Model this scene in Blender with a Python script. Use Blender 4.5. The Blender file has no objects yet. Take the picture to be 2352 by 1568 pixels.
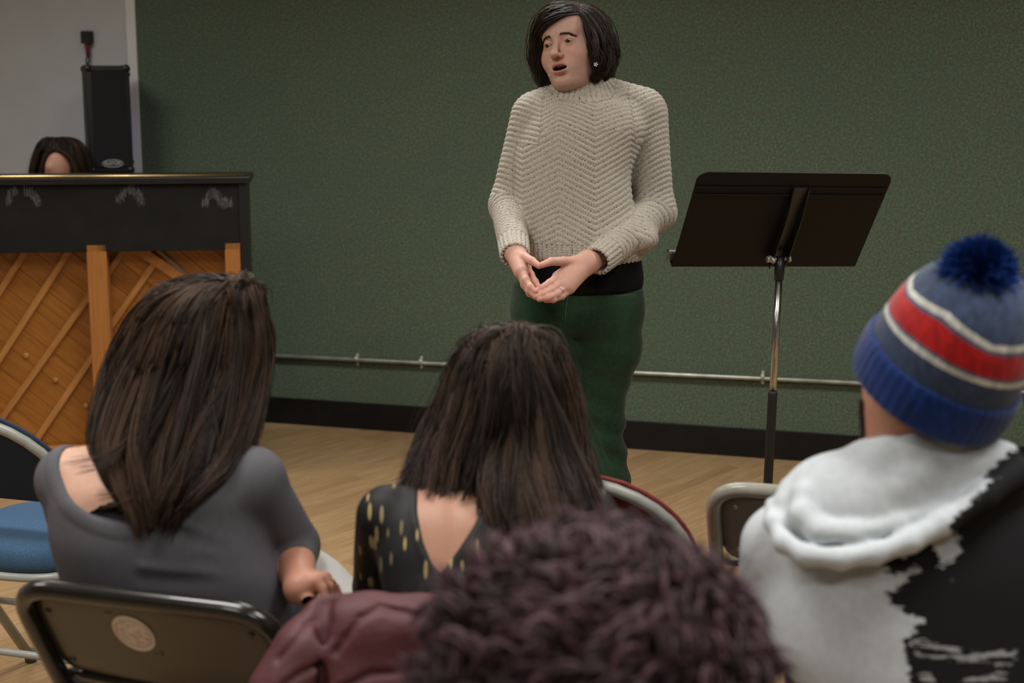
import bpy, bmesh, math, random
import numpy as np
from mathutils import Vector, Matrix

random.seed(7)
rng = np.random.default_rng(7)
scene = bpy.context.scene
COL = scene.collection

# ------------------------------------------------------------------ camera
FPX, CW, CH, CAMH = 3267.0, 2352, 1568, 1.57
PITCH = math.atan(564.0 / FPX)
cp, sp = math.cos(PITCH), math.sin(PITCH)
cam_d = bpy.data.cameras.new('camera')
cam = bpy.data.objects.new('camera', cam_d)
COL.objects.link(cam)
cam.location = (0, 0, CAMH)
cam.rotation_euler = (math.pi / 2 - PITCH, 0, 0)
cam_d.sensor_width = 36
cam_d.lens = FPX / CW * 36
cam_d.clip_start = 0.05
cam_d.dof.use_dof = True
cam_d.dof.focus_distance = 3.75
cam_d.dof.aperture_fstop = 3.3
scene.camera = cam

# ------------------------------------------------------------------ world, lights, exposure
world = bpy.data.worlds.new('world')
scene.world = world
world.use_nodes = True
wb = world.node_tree.nodes['Background']
wb.inputs[0].default_value = (0.75, 0.8, 0.85, 1)
wb.inputs[1].default_value = 0.06
scene.view_settings.view_transform = 'Standard'
scene.view_settings.look = 'None'
scene.view_settings.exposure = 0.0
scene.view_settings.gamma = 1
scene.view_settings.use_curve_mapping = False

# the far wall: point A on its foot, direction E1 along it (to the right), E2 towards the room
WA = np.array([-1.24917, 6.79620, 0.0])
E1 = np.array([0.95689, -0.29045, 0.0])
E2 = np.array([-0.29045, -0.95689, 0.0])
WYAW = math.atan2(E1[1], E1[0])
CEIL = 3.05


def R2W(s, t, z=0.0):
    return WA + E1 * s + E2 * t + np.array([0, 0, z])


LIGHTS = [(-0.9, 1.9, 80), (1.5, 1.9, 120), (3.9, 1.9, 120), (-0.9, 4.3, 95), (1.5, 4.3, 125), (3.9, 4.3, 125), (1.5, 6.7, 95), (3.9, 6.7, 95)]
LSCALE = 0.265
for i, (s_, t_, w_) in enumerate(LIGHTS):
    ld = bpy.data.lights.new('troffer_light', 'AREA')
    ld.shape = 'RECTANGLE'
    ld.size, ld.size_y = 1.15, 0.55
    ld.energy = w_ * LSCALE
    ld.color = (1.0, 0.975, 0.93)
    ld.spread = math.radians(145)
    lo = bpy.data.objects.new('troffer_light', ld)
    COL.objects.link(lo)
    lo.location = R2W(s_, t_, CEIL - 0.045)
    lo.rotation_euler = (0, 0, WYAW)


# ------------------------------------------------------------------ projection helpers (pixel of the 2352x1568 photograph -> place in the room)
def ray(px, py):
    x, y = (px - CW / 2) / FPX, (CH / 2 - py) / FPX
    return np.array([x, cp + y * sp, -sp + y * cp])


CAMP = np.array([0, 0, CAMH])


def P(px, py, d):
    return CAMP + ray(px, py) * d


def PZ(px, py, z):
    r = ray(px, py)
    return CAMP + r * ((z - CAMH) / r[2])


def PPL(px, py, pt, n):
    r = ray(px, py)
    return CAMP + r * (np.dot(np.asarray(pt) - CAMP, n) / np.dot(r, n))


def m2(d):
    return d / FPX


# ------------------------------------------------------------------ material helpers
def srgb(r, g, b):
    f = lambda c: ((c / 255) / 12.92 if c / 255 <= 0.04045 else ((c / 255 + 0.055) / 1.055) ** 2.4)
    return (f(r), f(g), f(b), 1)


class NT:
    def __init__(self, name):
        self.m = bpy.data.materials.new(name)
        self.m.use_nodes = True
        self.t = self.m.node_tree
        self.b = self.t.nodes['Principled BSDF']

    def n(self, typ, **kw):
        nd = self.t.nodes.new(typ)
        for k, v in kw.items():
            if k.startswith('i_'):
                nd.inputs[k[2:].replace('_', ' ')].default_value = v
            elif k.startswith('n_'):
                nd.inputs[int(k[2:])].default_value = v
            else:
                setattr(nd, k, v)
        return nd

    def l(self, a, b):
        self.t.links.new(a, b)

    def coords(self, kind='Object', scale=(1, 1, 1), rot=(0, 0, 0), loc=(0, 0, 0)):
        tc = self.n('ShaderNodeTexCoord')
        mp = self.n('ShaderNodeMapping')
        mp.inputs['Scale'].default_value = scale
        mp.inputs['Rotation'].default_value = rot
        mp.inputs['Location'].default_value = loc
        self.l(tc.outputs[kind], mp.inputs['Vector'])
        return mp.outputs['Vector']

    def noise(self, vec, scale, detail=3, rough=0.55):
        nd = self.n('ShaderNodeTexNoise')
        nd.inputs['Scale'].default_value = scale
        nd.inputs['Detail'].default_value = detail
        nd.inputs['Roughness'].default_value = rough
        if vec is not None:
            self.l(vec, nd.inputs['Vector'])
        return nd.outputs['Fac']

    def ramp(self, fac, stops, interp='LINEAR'):
        nd = self.n('ShaderNodeValToRGB')
        nd.color_ramp.interpolation = interp
        el = nd.color_ramp.elements
        while len(el) < len(stops):
            el.new(0.5)
        for e, (p_, c_) in zip(el, stops):
            e.position = p_
            e.color = c_ if len(c_) == 4 else (*c_, 1)
        self.l(fac, nd.inputs['Fac'])
        return nd.outputs['Color']

    def math(self, op, a, b=None, clamp=False):
        nd = self.n('ShaderNodeMath', operation=op)
        nd.use_clamp = clamp
        for i, v in enumerate((a, b)):
            if v is None:
                continue
            if isinstance(v, (int, float)):
                nd.inputs[i].default_value = v
            else:
                self.l(v, nd.inputs[i])
        return nd.outputs[0]

    def mix(self, fac, a, b, blend='MIX'):
        nd = self.n('ShaderNodeMix', data_type='RGBA', blend_type=blend)
        for i, v in ((0, fac), (6, a), (7, b)):
            if isinstance(v, (int, float)):
                nd.inputs[i].default_value = v
            elif isinstance(v, tuple):
                nd.inputs[i].default_value = v if len(v) == 4 else (*v, 1)
            else:
                self.l(v, nd.inputs[i])
        return nd.outputs[2]

    def attr(self, name):
        nd = self.n('ShaderNodeAttribute', attribute_name=name)
        return nd

    def bump(self, h, strength=0.3, dist=0.002):
        nd = self.n('ShaderNodeBump')
        nd.inputs['Strength'].default_value = strength
        nd.inputs['Distance'].default_value = dist
        self.l(h, nd.inputs['Height'])
        self.l(nd.outputs['Normal'], self.b.inputs['Normal'])

    def base(self, c):
        if isinstance(c, tuple):
            self.b.inputs['Base Color'].default_value = c if len(c) == 4 else (*c, 1)
        else:
            self.l(c, self.b.inputs['Base Color'])

    def set(self, **kw):
        for k, v in kw.items():
            self.b.inputs[k.replace('_', ' ')].default_value = v
        return self


def plain(name, col, rough=0.5, metal=0.0, var=0.12, vscale=25, bump=0.0, bscale=300, bdist=0.001, spec=0.5, coat=0.0):
    t = NT(name)
    v = t.coords()
    n_ = t.noise(v, vscale)
    c = col if len(col) == 4 else (*col, 1)
    lo = tuple(x * (1 - var) for x in c[:3]) + (1,)
    hi = tuple(min(1, x * (1 + var)) for x in c[:3]) + (1,)
    t.base(t.ramp(n_, [(0.3, lo), (0.7, hi)]))
    t.set(Roughness=rough, Metallic=metal, Specular_IOR_Level=spec, Coat_Weight=coat)
    if bump:
        t.bump(t.noise(v, bscale, 2), bump, bdist)
    return t.m


# ------------------------------------------------------------------ object helpers
def tag(o, label=None, cat=None, group=None, kind=None):
    if label:
        o['label'] = label
    if cat:
        o['category'] = cat
    if group:
        o['group'] = group
    if kind:
        o['kind'] = kind
    return o


def empty(name, loc=(0, 0, 0), rz=0.0, label=None, cat=None, group=None):
    o = bpy.data.objects.new(name, None)
    COL.objects.link(o)
    o.location = loc
    o.rotation_euler = (0, 0, rz)
    o.empty_display_size = 0.05
    return tag(o, label, cat, group)


def wmat(o):
    M = Matrix.Translation(o.location) @ o.rotation_euler.to_matrix().to_4x4()
    return M if o.parent is None else wmat(o.parent) @ o.matrix_parent_inverse @ M


def link(name, me, mat=None, parent=None, world_space=False):
    o = bpy.data.objects.new(name, me)
    COL.objects.link(o)
    if mat is not None:
        if isinstance(mat, (list, tuple)):
            for m_ in mat:
                me.materials.append(m_)
        elif not me.materials:
            me.materials.append(mat)
    if parent is not None:
        o.parent = parent
        if world_space:
            o.matrix_parent_inverse = wmat(parent).inverted()
    return o


def bm_obj(name, bm, mat, parent=None, smooth=False, ws=False):
    me = bpy.data.meshes.new(name)
    bm.normal_update()
    bm.to_mesh(me)
    bm.free()
    if smooth:
        me.polygons.foreach_set('use_smooth', [True] * len(me.polygons))
    return link(name, me, mat, parent, ws)


def np_mesh(name, V, F, smooth=True, attrs=None):
    """V (n,3), F (m,k) arrays -> mesh"""
    V = np.asarray(V, np.float32)
    F = np.asarray(F, np.int32)
    me = bpy.data.meshes.new(name)
    m_, k = F.shape
    me.vertices.add(len(V))
    me.vertices.foreach_set('co', V.ravel())
    me.loops.add(m_ * k)
    me.loops.foreach_set('vertex_index', F.ravel())
    me.polygons.add(m_)
    me.polygons.foreach_set('loop_start', np.arange(0, m_ * k, k, dtype=np.int32))
    me.polygons.foreach_set('use_smooth', np.full(m_, smooth, dtype=bool))
    me.update(calc_edges=True)
    if attrs:
        for an, av in attrs.items():
            av = np.asarray(av, np.float32)
            if av.ndim == 1:
                a = me.attributes.new(an, 'FLOAT', 'POINT')
                a.data.foreach_set('value', av)
            else:
                a = me.attributes.new(an, 'FLOAT_COLOR', 'POINT')
                if av.shape[1] == 3:
                    av = np.concatenate([av, np.ones((len(av), 1), np.float32)], 1)
                a.data.foreach_set('color', av.ravel())
    return me


def box(bm, lo, hi, bevel=0.0, M=None, seg=2):
    g = bmesh.ops.create_cube(bm, size=1.0)
    vs = g['verts']
    lo, hi = Vector(lo), Vector(hi)
    for v in vs:
        v.co = Vector(((lo.x + hi.x) / 2 + v.co.x * (hi.x - lo.x), (lo.y + hi.y) / 2 + v.co.y * (hi.y - lo.y), (lo.z + hi.z) / 2 + v.co.z * (hi.z - lo.z)))
    if bevel > 0:
        es = list({e for v in vs for e in v.link_edges})
        r = bmesh.ops.bevel(bm, geom=es, offset=bevel, segments=seg, affect='EDGES', profile=0.5)
        vs = list({v for f in r['faces'] for v in f.verts} | {v for v in vs if v.is_valid})
    if M is not None:
        for v in vs:
            v.co = M @ v.co
    return vs


def tube(bm, pts, r, n=12, closed=False, caps=True):
    pts = [Vector(p) for p in pts]
    m_ = len(pts)
    rs = r if isinstance(r, (list, tuple)) else [r] * m_
    rings = []
    ref = None
    for i, p in enumerate(pts):
        a = pts[(i - 1) % m_] if (closed or i > 0) else p
        b = pts[(i + 1) % m_] if (closed or i < m_ - 1) else p
        t = (b - a).normalized()
        if ref is None:
            ref = Vector((0, 0, 1)) if abs(t.z) < 0.9 else Vector((1, 0, 0))
        x = (ref - t * ref.dot(t)).normalized()
        y = t.cross(x)
        ref = x
        rings.append([bm.verts.new(p + (x * math.cos(2 * math.pi * k / n) + y * math.sin(2 * math.pi * k / n)) * rs[i]) for k in range(n)])
    for i in range(m_ if closed else m_ - 1):
        A, B = rings[i], rings[(i + 1) % m_]
        for k in range(n):
            f = bm.faces.new((A[k], A[(k + 1) % n], B[(k + 1) % n], B[k]))
            f.smooth = True
    if caps and not closed:
        bm.faces.new(rings[0][::-1])
        bm.faces.new(rings[-1])


def smooth_path(pts, n=8):
    """Catmull-Rom through the points"""
    pts = [np.asarray(p, float) for p in pts]
    out = []
    for i in range(len(pts) - 1):
        p0 = pts[max(i - 1, 0)]
        p1, p2 = pts[i], pts[i + 1]
        p3 = pts[min(i + 2, len(pts) - 1)]
        for k in range(n):
            t = k / n
            out.append(0.5 * ((2 * p1) + (-p0 + p2) * t + (2 * p0 - 5 * p1 + 4 * p2 - p3) * t * t + (-p0 + 3 * p1 - 3 * p2 + p3) * t ** 3))
    out.append(pts[-1])
    return out


def round_path(pts, rad, n=6):
    """polyline with its inner corners rounded"""
    pts = [Vector(p) for p in pts]
    out = [pts[0]]
    for i in range(1, len(pts) - 1):
        a, b, c = pts[i - 1], pts[i], pts[i + 1]
        r = rad[i - 1] if isinstance(rad, (list, tuple)) else rad
        p = b + (a - b).normalized() * min(r, (a - b).length * 0.49)
        q = b + (c - b).normalized() * min(r, (c - b).length * 0.49)
        for k in range(n + 1):
            t = k / n
            out.append(p * (1 - t) ** 2 + b * 2 * t * (1 - t) + q * t * t)
    out.append(pts[-1])
    return out


def prism(bm, poly, z0, z1, M=None):
    """polygon in xy extruded z0..z1"""
    a = [bm.verts.new((x, y, z0)) for x, y in poly]
    b = [bm.verts.new((x, y, z1)) for x, y in poly]
    n = len(poly)
    bm.faces.new(a[::-1])
    bm.faces.new(b)
    for i in range(n):
        bm.faces.new((a[i], a[(i + 1) % n], b[(i + 1) % n], b[i]))
    if M is not None:
        for v in a + b:
            v.co = M @ v.co
    return a + b


def rrect(x0, y0, x1, y1, r, n=6):
    out = []
    for cx, cy, a0 in ((x1 - r, y1 - r, 0), (x0 + r, y1 - r, 90), (x0 + r, y0 + r, 180), (x1 - r, y0 + r, 270)):
        for k in range(n + 1):
            a = math.radians(a0 + 90 * k / n)
            out.append((cx + r * math.cos(a), cy + r * math.sin(a)))
    return out


def text_mesh(body, size, name='lettering'):
    c = bpy.data.curves.new(name, 'FONT')
    c.body = body
    c.size = size
    c.align_x = 'CENTER'
    c.align_y = 'CENTER'
    c.extrude = 0.0006
    o = bpy.data.objects.new(name, c)
    COL.objects.link(o)
    bpy.context.view_layer.update()
    dg = bpy.context.evaluated_depsgraph_get()
    me = bpy.data.meshes.new_from_object(o.evaluated_get(dg))
    bpy.data.objects.remove(o)
    bpy.data.curves.remove(c)
    return me

# ================================================================== THE SETTING
def fabric_wall_mat():
    t = NT('green_wall_fabric')
    v = t.coords()
    fine = t.noise(v, 120, 4, 0.8)
    mid = t.noise(t.coords(scale=(1, 1, 0.8)), 28, 3)
    big = t.noise(v, 2.2, 2)
    c = t.ramp(fine, [(0.33, (0.036, 0.056, 0.039)), (0.5, (0.096, 0.135, 0.095)), (0.66, (0.215, 0.28, 0.205))])
    c = t.mix(t.ramp(mid, [(0.4, (0, 0, 0)), (0.62, (0.35, 0.35, 0.35))]), c, (0.125, 0.115, 0.078), 'MIX')
    c = t.mix(t.ramp(big, [(0.35, (0, 0, 0)), (0.7, (0.3, 0.3, 0.3))]), c, (0.085, 0.13, 0.10), 'MIX')
    t.base(c)
    t.set(Roughness=0.95, Specular_IOR_Level=0.15)
    t.bump(fine, 0.6, 0.004)
    return t.m


M_FAB = fabric_wall_mat()
M_WHITE = plain('white_wall_paint', (0.49, 0.50, 0.49), 0.7, var=0.03, vscale=6, bump=0.05, bscale=250)
M_TRIM = plain('white_trim_paint', (0.72, 0.71, 0.69), 0.5, var=0.03, vscale=8)
M_CEIL = plain('ceiling_tile', (0.55, 0.54, 0.51), 0.9, var=0.04, vscale=40)
M_BASE = plain('black_vinyl_base', (0.0065, 0.006, 0.0055), 0.55, spec=0.3, var=0.3, vscale=9, bump=0.05, bscale=90)


def room_box(name, s0, s1, t0, t1, z0, z1, mat, kind='structure', parent=None, bevel=0.0):
    bm = bmesh.new()
    box(bm, (s0, t0, z0), (s1, t1, z1), bevel)
    # room axes: x -> E1, y -> E2 is left handed, so store with y = -t
    for v in bm.verts:
        v.co.y = -v.co.y
    bmesh.ops.reverse_faces(bm, faces=bm.faces[:])
    o = bm_obj(name, bm, mat, parent)
    if parent is None:
        o.location = WA
        o.rotation_euler = (0, 0, WYAW)
    if kind:
        o['kind'] = kind
    return o


S_L, S_R, T_B = -2.3, 6.6, 9.6
S_EDGE = -0.575
room_box('wall_front', S_EDGE, S_R, -0.12, 0.0, 0, CEIL, M_FAB)
room_box('wall_front_white', S_L, S_EDGE, -0.12, -0.012, 0, CEIL, M_WHITE)
room_box('trim_1', S_EDGE - 0.052, S_EDGE, -0.012, 0.004, 0, CEIL, M_TRIM, bevel=0.003)
room_box('wall_left', S_L - 0.1, S_L, -0.12, T_B, 0, CEIL, M_WHITE)
room_box('wall_right', S_R, S_R + 0.1, -0.12, T_B, 0, CEIL, M_WHITE)
room_box('wall_back', S_L - 0.1, S_R + 0.1, T_B, T_B + 0.1, 0, CEIL, M_WHITE)
ceiling = room_box('ceiling', S_L - 0.1, S_R + 0.1, -0.12, T_B + 0.1, CEIL, CEIL + 0.1, M_CEIL)
room_box('baseboard_front', S_EDGE, S_R, 0.0, 0.009, 0.0, 0.130, M_BASE, bevel=0.003)
room_box('baseboard_front_white', S_L, S_EDGE - 0.052, -0.012, -0.003, 0.0, 0.130, M_BASE, bevel=0.003)

# ceiling troffers (out of view, they carry the lamps above)
M_TROF = plain('troffer_metal', (0.7, 0.7, 0.68), 0.5, var=0.02)
for i, (s_, t_, w_) in enumerate(LIGHTS):
    bm = bmesh.new()
    for (x0, y0, x1, y1) in ((-0.61, -0.31, 0.61, -0.285), (-0.61, 0.285, 0.61, 0.31), (-0.61, -0.285, -0.585, 0.285), (0.585, -0.285, 0.61, 0.285)):
        box(bm, (x0, y0, -0.05), (x1, y1, -0.001), 0.003)
    o = bm_obj('light_frame', bm, M_TROF, ceiling)
    o.location = (s_, -t_, CEIL)


# ------------------------------------------------------------------ floor of narrow maple strips
def floor_mat():
    t = NT('maple_strip')
    oi = t.n('ShaderNodeObjectInfo')
    ge = t.n('ShaderNodeNewGeometry')
    rnd = t.math('FRACT', t.math('ADD', oi.outputs['Random'], t.math('MULTIPLY', ge.outputs['Random Per Island'], 1.0)))
    tc = t.n('ShaderNodeTexCoord')
    off = t.n('ShaderNodeCombineXYZ')
    t.l(t.math('MULTIPLY', rnd, 37.0), off.inputs[0])
    t.l(t.math('MULTIPLY', rnd, 11.0), off.inputs[1])
    va = t.n('ShaderNodeVectorMath', operation='ADD')
    t.l(tc.outputs['Object'], va.inputs[0])
    t.l(off.outputs[0], va.inputs[1])
    mp = t.n('ShaderNodeMapping')
    mp.inputs['Scale'].default_value = (1.6, 26, 26)
    t.l(va.outputs[0], mp.inputs['Vector'])
    g = t.noise(mp.outputs[0], 3.0, 5, 0.6)
    mp2 = t.n('ShaderNodeMapping')
    mp2.inputs['Scale'].default_value = (3.5, 5, 5)
    t.l(va.outputs[0], mp2.inputs['Vector'])
    big = t.noise(mp2.outputs[0], 1.2, 2)
    c = t.ramp(g, [(0.25, (0.27, 0.165, 0.078)), (0.5, (0.385, 0.25, 0.125)), (0.75, (0.46, 0.31, 0.165))])
    c = t.mix(t.ramp(rnd, [(0.0, (0.55, 0.55, 0.55)), (0.25, (0.15, 0.15, 0.15)), (0.6, (0, 0, 0)), (1.0, (0, 0, 0))]), c, (0.25, 0.145, 0.065), 'MIX')
    c = t.mix(t.ramp(big, [(0.4, (0, 0, 0)), (0.75, (0.4, 0.4, 0.4))]), c, (0.30, 0.185, 0.085), 'MIX')
    scr = t.noise(t.coords('Object', (2, 40, 40)), 9, 2)
    c = t.mix(t.ramp(scr, [(0.70, (0, 0, 0)), (0.76, (0.5, 0.5, 0.5))]), c, (0.12, 0.07, 0.035), 'MIX')
    t.base(c)
    t.set(Specular_IOR_Level=0.4)
    t.l(t.ramp(g, [(0.2, (0.36, 0.36, 0.36)), (0.8, (0.48, 0.48, 0.48))]), t.b.inputs['Roughness'])
    t.bump(g, 0.05, 0.001)
    return t.m


M_FLOOR = floor_mat()
M_SUB = plain('dark_subfloor', (0.05, 0.03, 0.015), 0.8)
floor = room_box('floor', S_L - 0.1, S_R + 0.1, -0.12, T_B + 0.1, -0.12, -0.012, M_SUB)
PW, PTH = 0.057, 0.012
fang = math.radians(52.0)
fu, fv = np.array([math.cos(fang), math.sin(fang)]), np.array([-math.sin(fang), math.cos(fang)])
LENS = [0.55, 0.7, 0.85, 1.0, 1.2, 1.45]


def plank_bm(bm, L, M=None):
    b = 0.0017
    vs = []
    x, y = L / 2 - 0.0004, PW / 2 - 0.0003
    lo = [bm.verts.new(p) for p in ((-x, -y, -PTH), (x, -y, -PTH), (x, y, -PTH), (-x, y, -PTH))]
    mi = [bm.verts.new(p) for p in ((-x, -y, -b), (x, -y, -b), (x, y, -b), (-x, y, -b))]
    hi = [bm.verts.new(p) for p in ((-x + b, -y + b, 0), (x - b, -y + b, 0), (x - b, y - b, 0), (-x + b, y - b, 0))]
    bm.faces.new(lo[::-1])
    bm.faces.new(hi)
    for A, B in ((lo, mi), (mi, hi)):
        for i in range(4):
            bm.faces.new((A[i], A[(i + 1) % 4], B[(i + 1) % 4], B[i]))
    if M is not None:
        for v in lo + mi + hi:
            v.co = M @ v.co


plank_me = []
for L in LENS:
    bm = bmesh.new()
    plank_bm(bm, L)
    me = bpy.data.meshes.new('plank')
    bm.to_mesh(me)
    bm.free()
    me.materials.append(M_FLOOR)
    plank_me.append(me)
pr = random.Random(11)
planks = []
for r_ in range(-130, 190):
    u = -9.0 + pr.random()
    while u < 11.5:
        li = pr.randrange(len(LENS))
        L = LENS[li]
        c = fu * (u + L / 2) + fv * (r_ * PW)
        u += L
        rel = np.array([c[0], c[1], 0]) - WA
        s_, t_ = rel @ E1, rel @ E2
        if s_ < S_L - 0.6 or s_ > S_R + 0.6 or t_ < -0.6 or t_ > T_B + 0.4:
            continue
        X = np.array([c[0], c[1], 0.0]) - CAMP
        d = X[1] * cp - X[2] * sp
        vis = 0
        if d > 0.5:
            px = CW / 2 + FPX * X[0] / d
            py = CH / 2 - FPX * (X[1] * sp + X[2] * cp) / d
            if (560 < px < 1010 and 960 < py < 1420) or (-60 < px < 160 and 1270 < py < 1640) or (1400 < px < 1980 and 1015 < py < 1330):
                if t_ > -0.1:
                    vis = L / d ** 2
        planks.append((vis, li, c))
planks.sort(key=lambda q: -q[0])
bm = bmesh.new()
for i, (vis, li, c) in enumerate(planks):
    if i < 300 and vis > 0:
        o = link('plank', plank_me[li], None, floor)
        M = Matrix.Translation(Vector((c[0], c[1], 0))) @ Matrix.Rotation(fang, 4, 'Z')
        o.matrix_parent_inverse = (Matrix.Translation(floor.location) @ Matrix.Rotation(WYAW, 4, 'Z')).inverted()
        o.location = (c[0], c[1], 0)
        o.rotation_euler = (0, 0, fang)
    else:
        plank_bm(bm, LENS[li], Matrix.Translation(Vector((c[0], c[1], 0))) @ Matrix.Rotation(fang, 4, 'Z'))
for v in bm.verts:
    v.co = Matrix.Rotation(-fang, 4, 'Z') @ v.co
rest = bm_obj('planks_beyond', bm, M_FLOOR, floor)
rest.matrix_parent_inverse = (Matrix.Translation(floor.location) @ Matrix.Rotation(WYAW, 4, 'Z')).inverted()
rest.rotation_euler = (0, 0, fang)
rest['kind'] = 'stuff'

# ------------------------------------------------------------------ conduit along the wall
M_COND = plain('painted_conduit', (0.42, 0.43, 0.38), 0.3, 0.6, var=0.25, vscale=14)
M_CLIP = plain('clear_clip', (0.55, 0.56, 0.5), 0.35, 0.3)
cond = empty('conduit', R2W(0, 0, 0), WYAW, 'thin silvery conduit running low along the green wall', 'pipe')
bm = bmesh.new()
tube(bm, [(S_EDGE + 0.01, -0.02, 0.330), (0.9, -0.02, 0.342), (1.8, -0.02, 0.352), (2.8, -0.02, 0.363), (S_R - 0.02, -0.02, 0.372)], 0.0095, 12)
bm_obj('tube', bm, M_COND, cond)
for s_ in [float((PPL(x_, 850, WA + E2 * 0.02, E2) - WA) @ E1) for x_ in (816, 963, 1400, 1748, 2180)]:
    bm = bmesh.new()
    z = 0.331 + 0.0125 * (s_ - S_EDGE)
    tube(bm, [(s_, -0.0205, z), (s_ + 0.016, -0.0205, z)], 0.0118, 12)
    box(bm, (s_ + 0.001, -0.012, z - 0.036), (s_ + 0.014, -0.0005, z + 0.022), 0.003)
    bm_obj('clip', bm, M_CLIP, cond)

# ================================================================== PIANO (its back towards the audience)
M_EBONY = plain('worn_black_lacquer', (0.010, 0.010, 0.011), 0.35, var=0.3, vscale=12)


def edge_wear_mat():
    t = NT('chipped_black_lacquer')
    v = t.coords()
    n_ = t.noise(t.coords(scale=(1, 1, 0.35)), 38, 4, 0.7)
    t.base(t.ramp(n_, [(0.0, (0.008, 0.008, 0.009)), (0.66, (0.010, 0.010, 0.011)), (0.70, (0.35, 0.33, 0.29)), (1.0, (0.45, 0.42, 0.37))]))
    t.set(Roughness=0.4)
    return t.m


def wood_mat(name, dark, mid, light, scale=(26, 26, 2.0), rough=0.42, strength=3.0):
    t = NT(name)
    oi = t.n('ShaderNodeObjectInfo')
    tc = t.n('ShaderNodeTexCoord')
    off = t.n('ShaderNodeCombineXYZ')
    for k, f_ in enumerate((13.0, 7.0, 29.0)):
        t.l(t.math('MULTIPLY', oi.outputs['Random'], f_), off.inputs[k])
    va = t.n('ShaderNodeVectorMath', operation='ADD')
    t.l(tc.outputs['Object'], va.inputs[0])
    t.l(off.outputs[0], va.inputs[1])
    mp = t.n('ShaderNodeMapping')
    mp.inputs['Scale'].default_value = scale
    t.l(va.outputs[0], mp.inputs['Vector'])
    g = t.noise(mp.outputs[0], strength, 5, 0.62)
    c = t.ramp(g, [(0.28, dark), (0.5, mid), (0.74, light)])
    c = t.mix(t.ramp(oi.outputs['Random'], [(0, (0.45, 0.45, 0.45)), (1, (0, 0, 0))]), c, tuple(x * 0.62 for x in mid), 'MIX')
    t.base(c)
    t.set(Roughness=rough, Specular_IOR_Level=0.45)
    t.bump(g, 0.08, 0.001)
    return t.m


M_SB = wood_mat('soundboard_spruce', (0.24, 0.085, 0.012), (0.38, 0.145, 0.022), (0.48, 0.20, 0.036), (2.2, 34, 34), 0.38)
M_RIB = wood_mat('rib_spruce', (0.34, 0.14, 0.036), (0.46, 0.205, 0.058), (0.55, 0.27, 0.085), (2, 40, 40), 0.45)
M_POST = wood_mat('post_spruce', (0.31, 0.110, 0.024), (0.42, 0.165, 0.038), (0.50, 0.21, 0.055), (60, 60, 1.6), 0.5)
M_GREYRIB = wood_mat('grey_strut', (0.22, 0.16, 0.10), (0.33, 0.25, 0.17), (0.42, 0.33, 0.24), (2, 40, 40), 0.6)
M_BRASS = plain('brass_hinge', (0.72, 0.52, 0.22), 0.3, 1.0, var=0.1)
M_CHIP = edge_wear_mat()


def piano_cloth_mat():
    t = NT('black_back_cloth')
    v = t.coords()
    weave = t.noise(t.coords(scale=(1, 1, 0.25)), 420, 2)
    t.base(t.ramp(t.noise(v, 7, 3), [(0.3, (0.010, 0.0100, 0.0102)), (0.7, (0.015, 0.0150, 0.0150))]))
    t.set(Roughness=0.85, Specular_IOR_Level=0.2)
    t.bump(weave, 0.3, 0.001)
    return t.m


M_CLOTH = piano_cloth_mat()
M_CHALK = plain('pale_scuff', (0.10, 0.10, 0.098), 0.9, var=0.5, vscale=160)
prb = PZ(586, 1092, 0.0)
PYAW = math.radians(8.0)
piano = empty('upright_piano', tuple(prb), PYAW, 'black upright piano with its wooden back turned to the audience', 'piano')
pxd = np.array([math.cos(PYAW), math.sin(PYAW), 0])
pyd = np.array([-math.sin(PYAW), math.cos(PYAW), 0])


def pl(px, py, off=0.0):
    """pixel on the piano's back plane (off = depth into the piano) -> local x, z"""
    q = PPL(px, py, prb + pyd * off, pyd) - prb
    return float(q @ pxd), float(q[2])


ptop = pl(566, 405)[1]
PLEN = 1.47
XL = -PLEN
zt = ptop
zfab = pl(400, 576)[1]


def pbox(name, x0, y0, z0, x1, y1, z1, mat, bevel=0.003, parent=None):
    bm = bmesh.new()
    box(bm, (x0, y0, z0), (x1, y1, z1), bevel)
    return bm_obj(name, bm, mat, parent or piano)


sw = 0.032
pbox('side_panel', -sw, 0.0, 0.03, 0.0, 0.34, zt - 0.028, M_CHIP)
pbox('side_panel', XL, 0.0, 0.03, XL + sw, 0.34, zt - 0.028, M_EBONY)
pbox('lid', XL - 0.018, -0.012, zt - 0.028, 0.018, 0.36, zt, M_EBONY, 0.005)
bm = bmesh.new()
xh = pl(560, 400)[0]
for y0 in (0.02, 0.052):
    tube(bm, [(XL, y0, zt + 0.004), (xh, y0, zt + 0.004)], 0.0055, 8)
box(bm, (XL, 0.022, zt), (xh, 0.05, zt + 0.0025))
bm_obj('hinge', bm, M_BRASS, piano)
pbox('front_panel', XL + sw, 0.32, 0.66, -sw, 0.34, zt - 0.03, M_EBONY)
pbox('lower_panel', XL + sw, 0.32, 0.1, -sw, 0.34, 0.58, M_EBONY)
pbox('key_bed', XL, 0.30, 0.58, 0.0, 0.62, 0.66, M_EBONY, 0.006)
pbox('key_slip', XL + 0.07, 0.36, 0.66, -0.07, 0.60, 0.685, plain('ivory_keys', (0.7, 0.68, 0.6), 0.3), 0.003)
pbox('bottom_board', XL, 0.0, 0.03, 0.0, 0.36, 0.06, M_EBONY)
for x in (XL + 0.05, -0.05):
    for y in (0.06, 0.5):
        bm = bmesh.new()
        tube(bm, [(x - 0.012, y, 0.022), (x + 0.012, y, 0.022)], 0.022, 16)
        bm_obj('caster', bm, M_BRASS, piano)
for x in (XL + 0.03, -0.03):
    pbox('leg', x - 0.03, 0.47, 0.045, x + 0.03, 0.55, 0.58, M_EBONY, 0.006)
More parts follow.
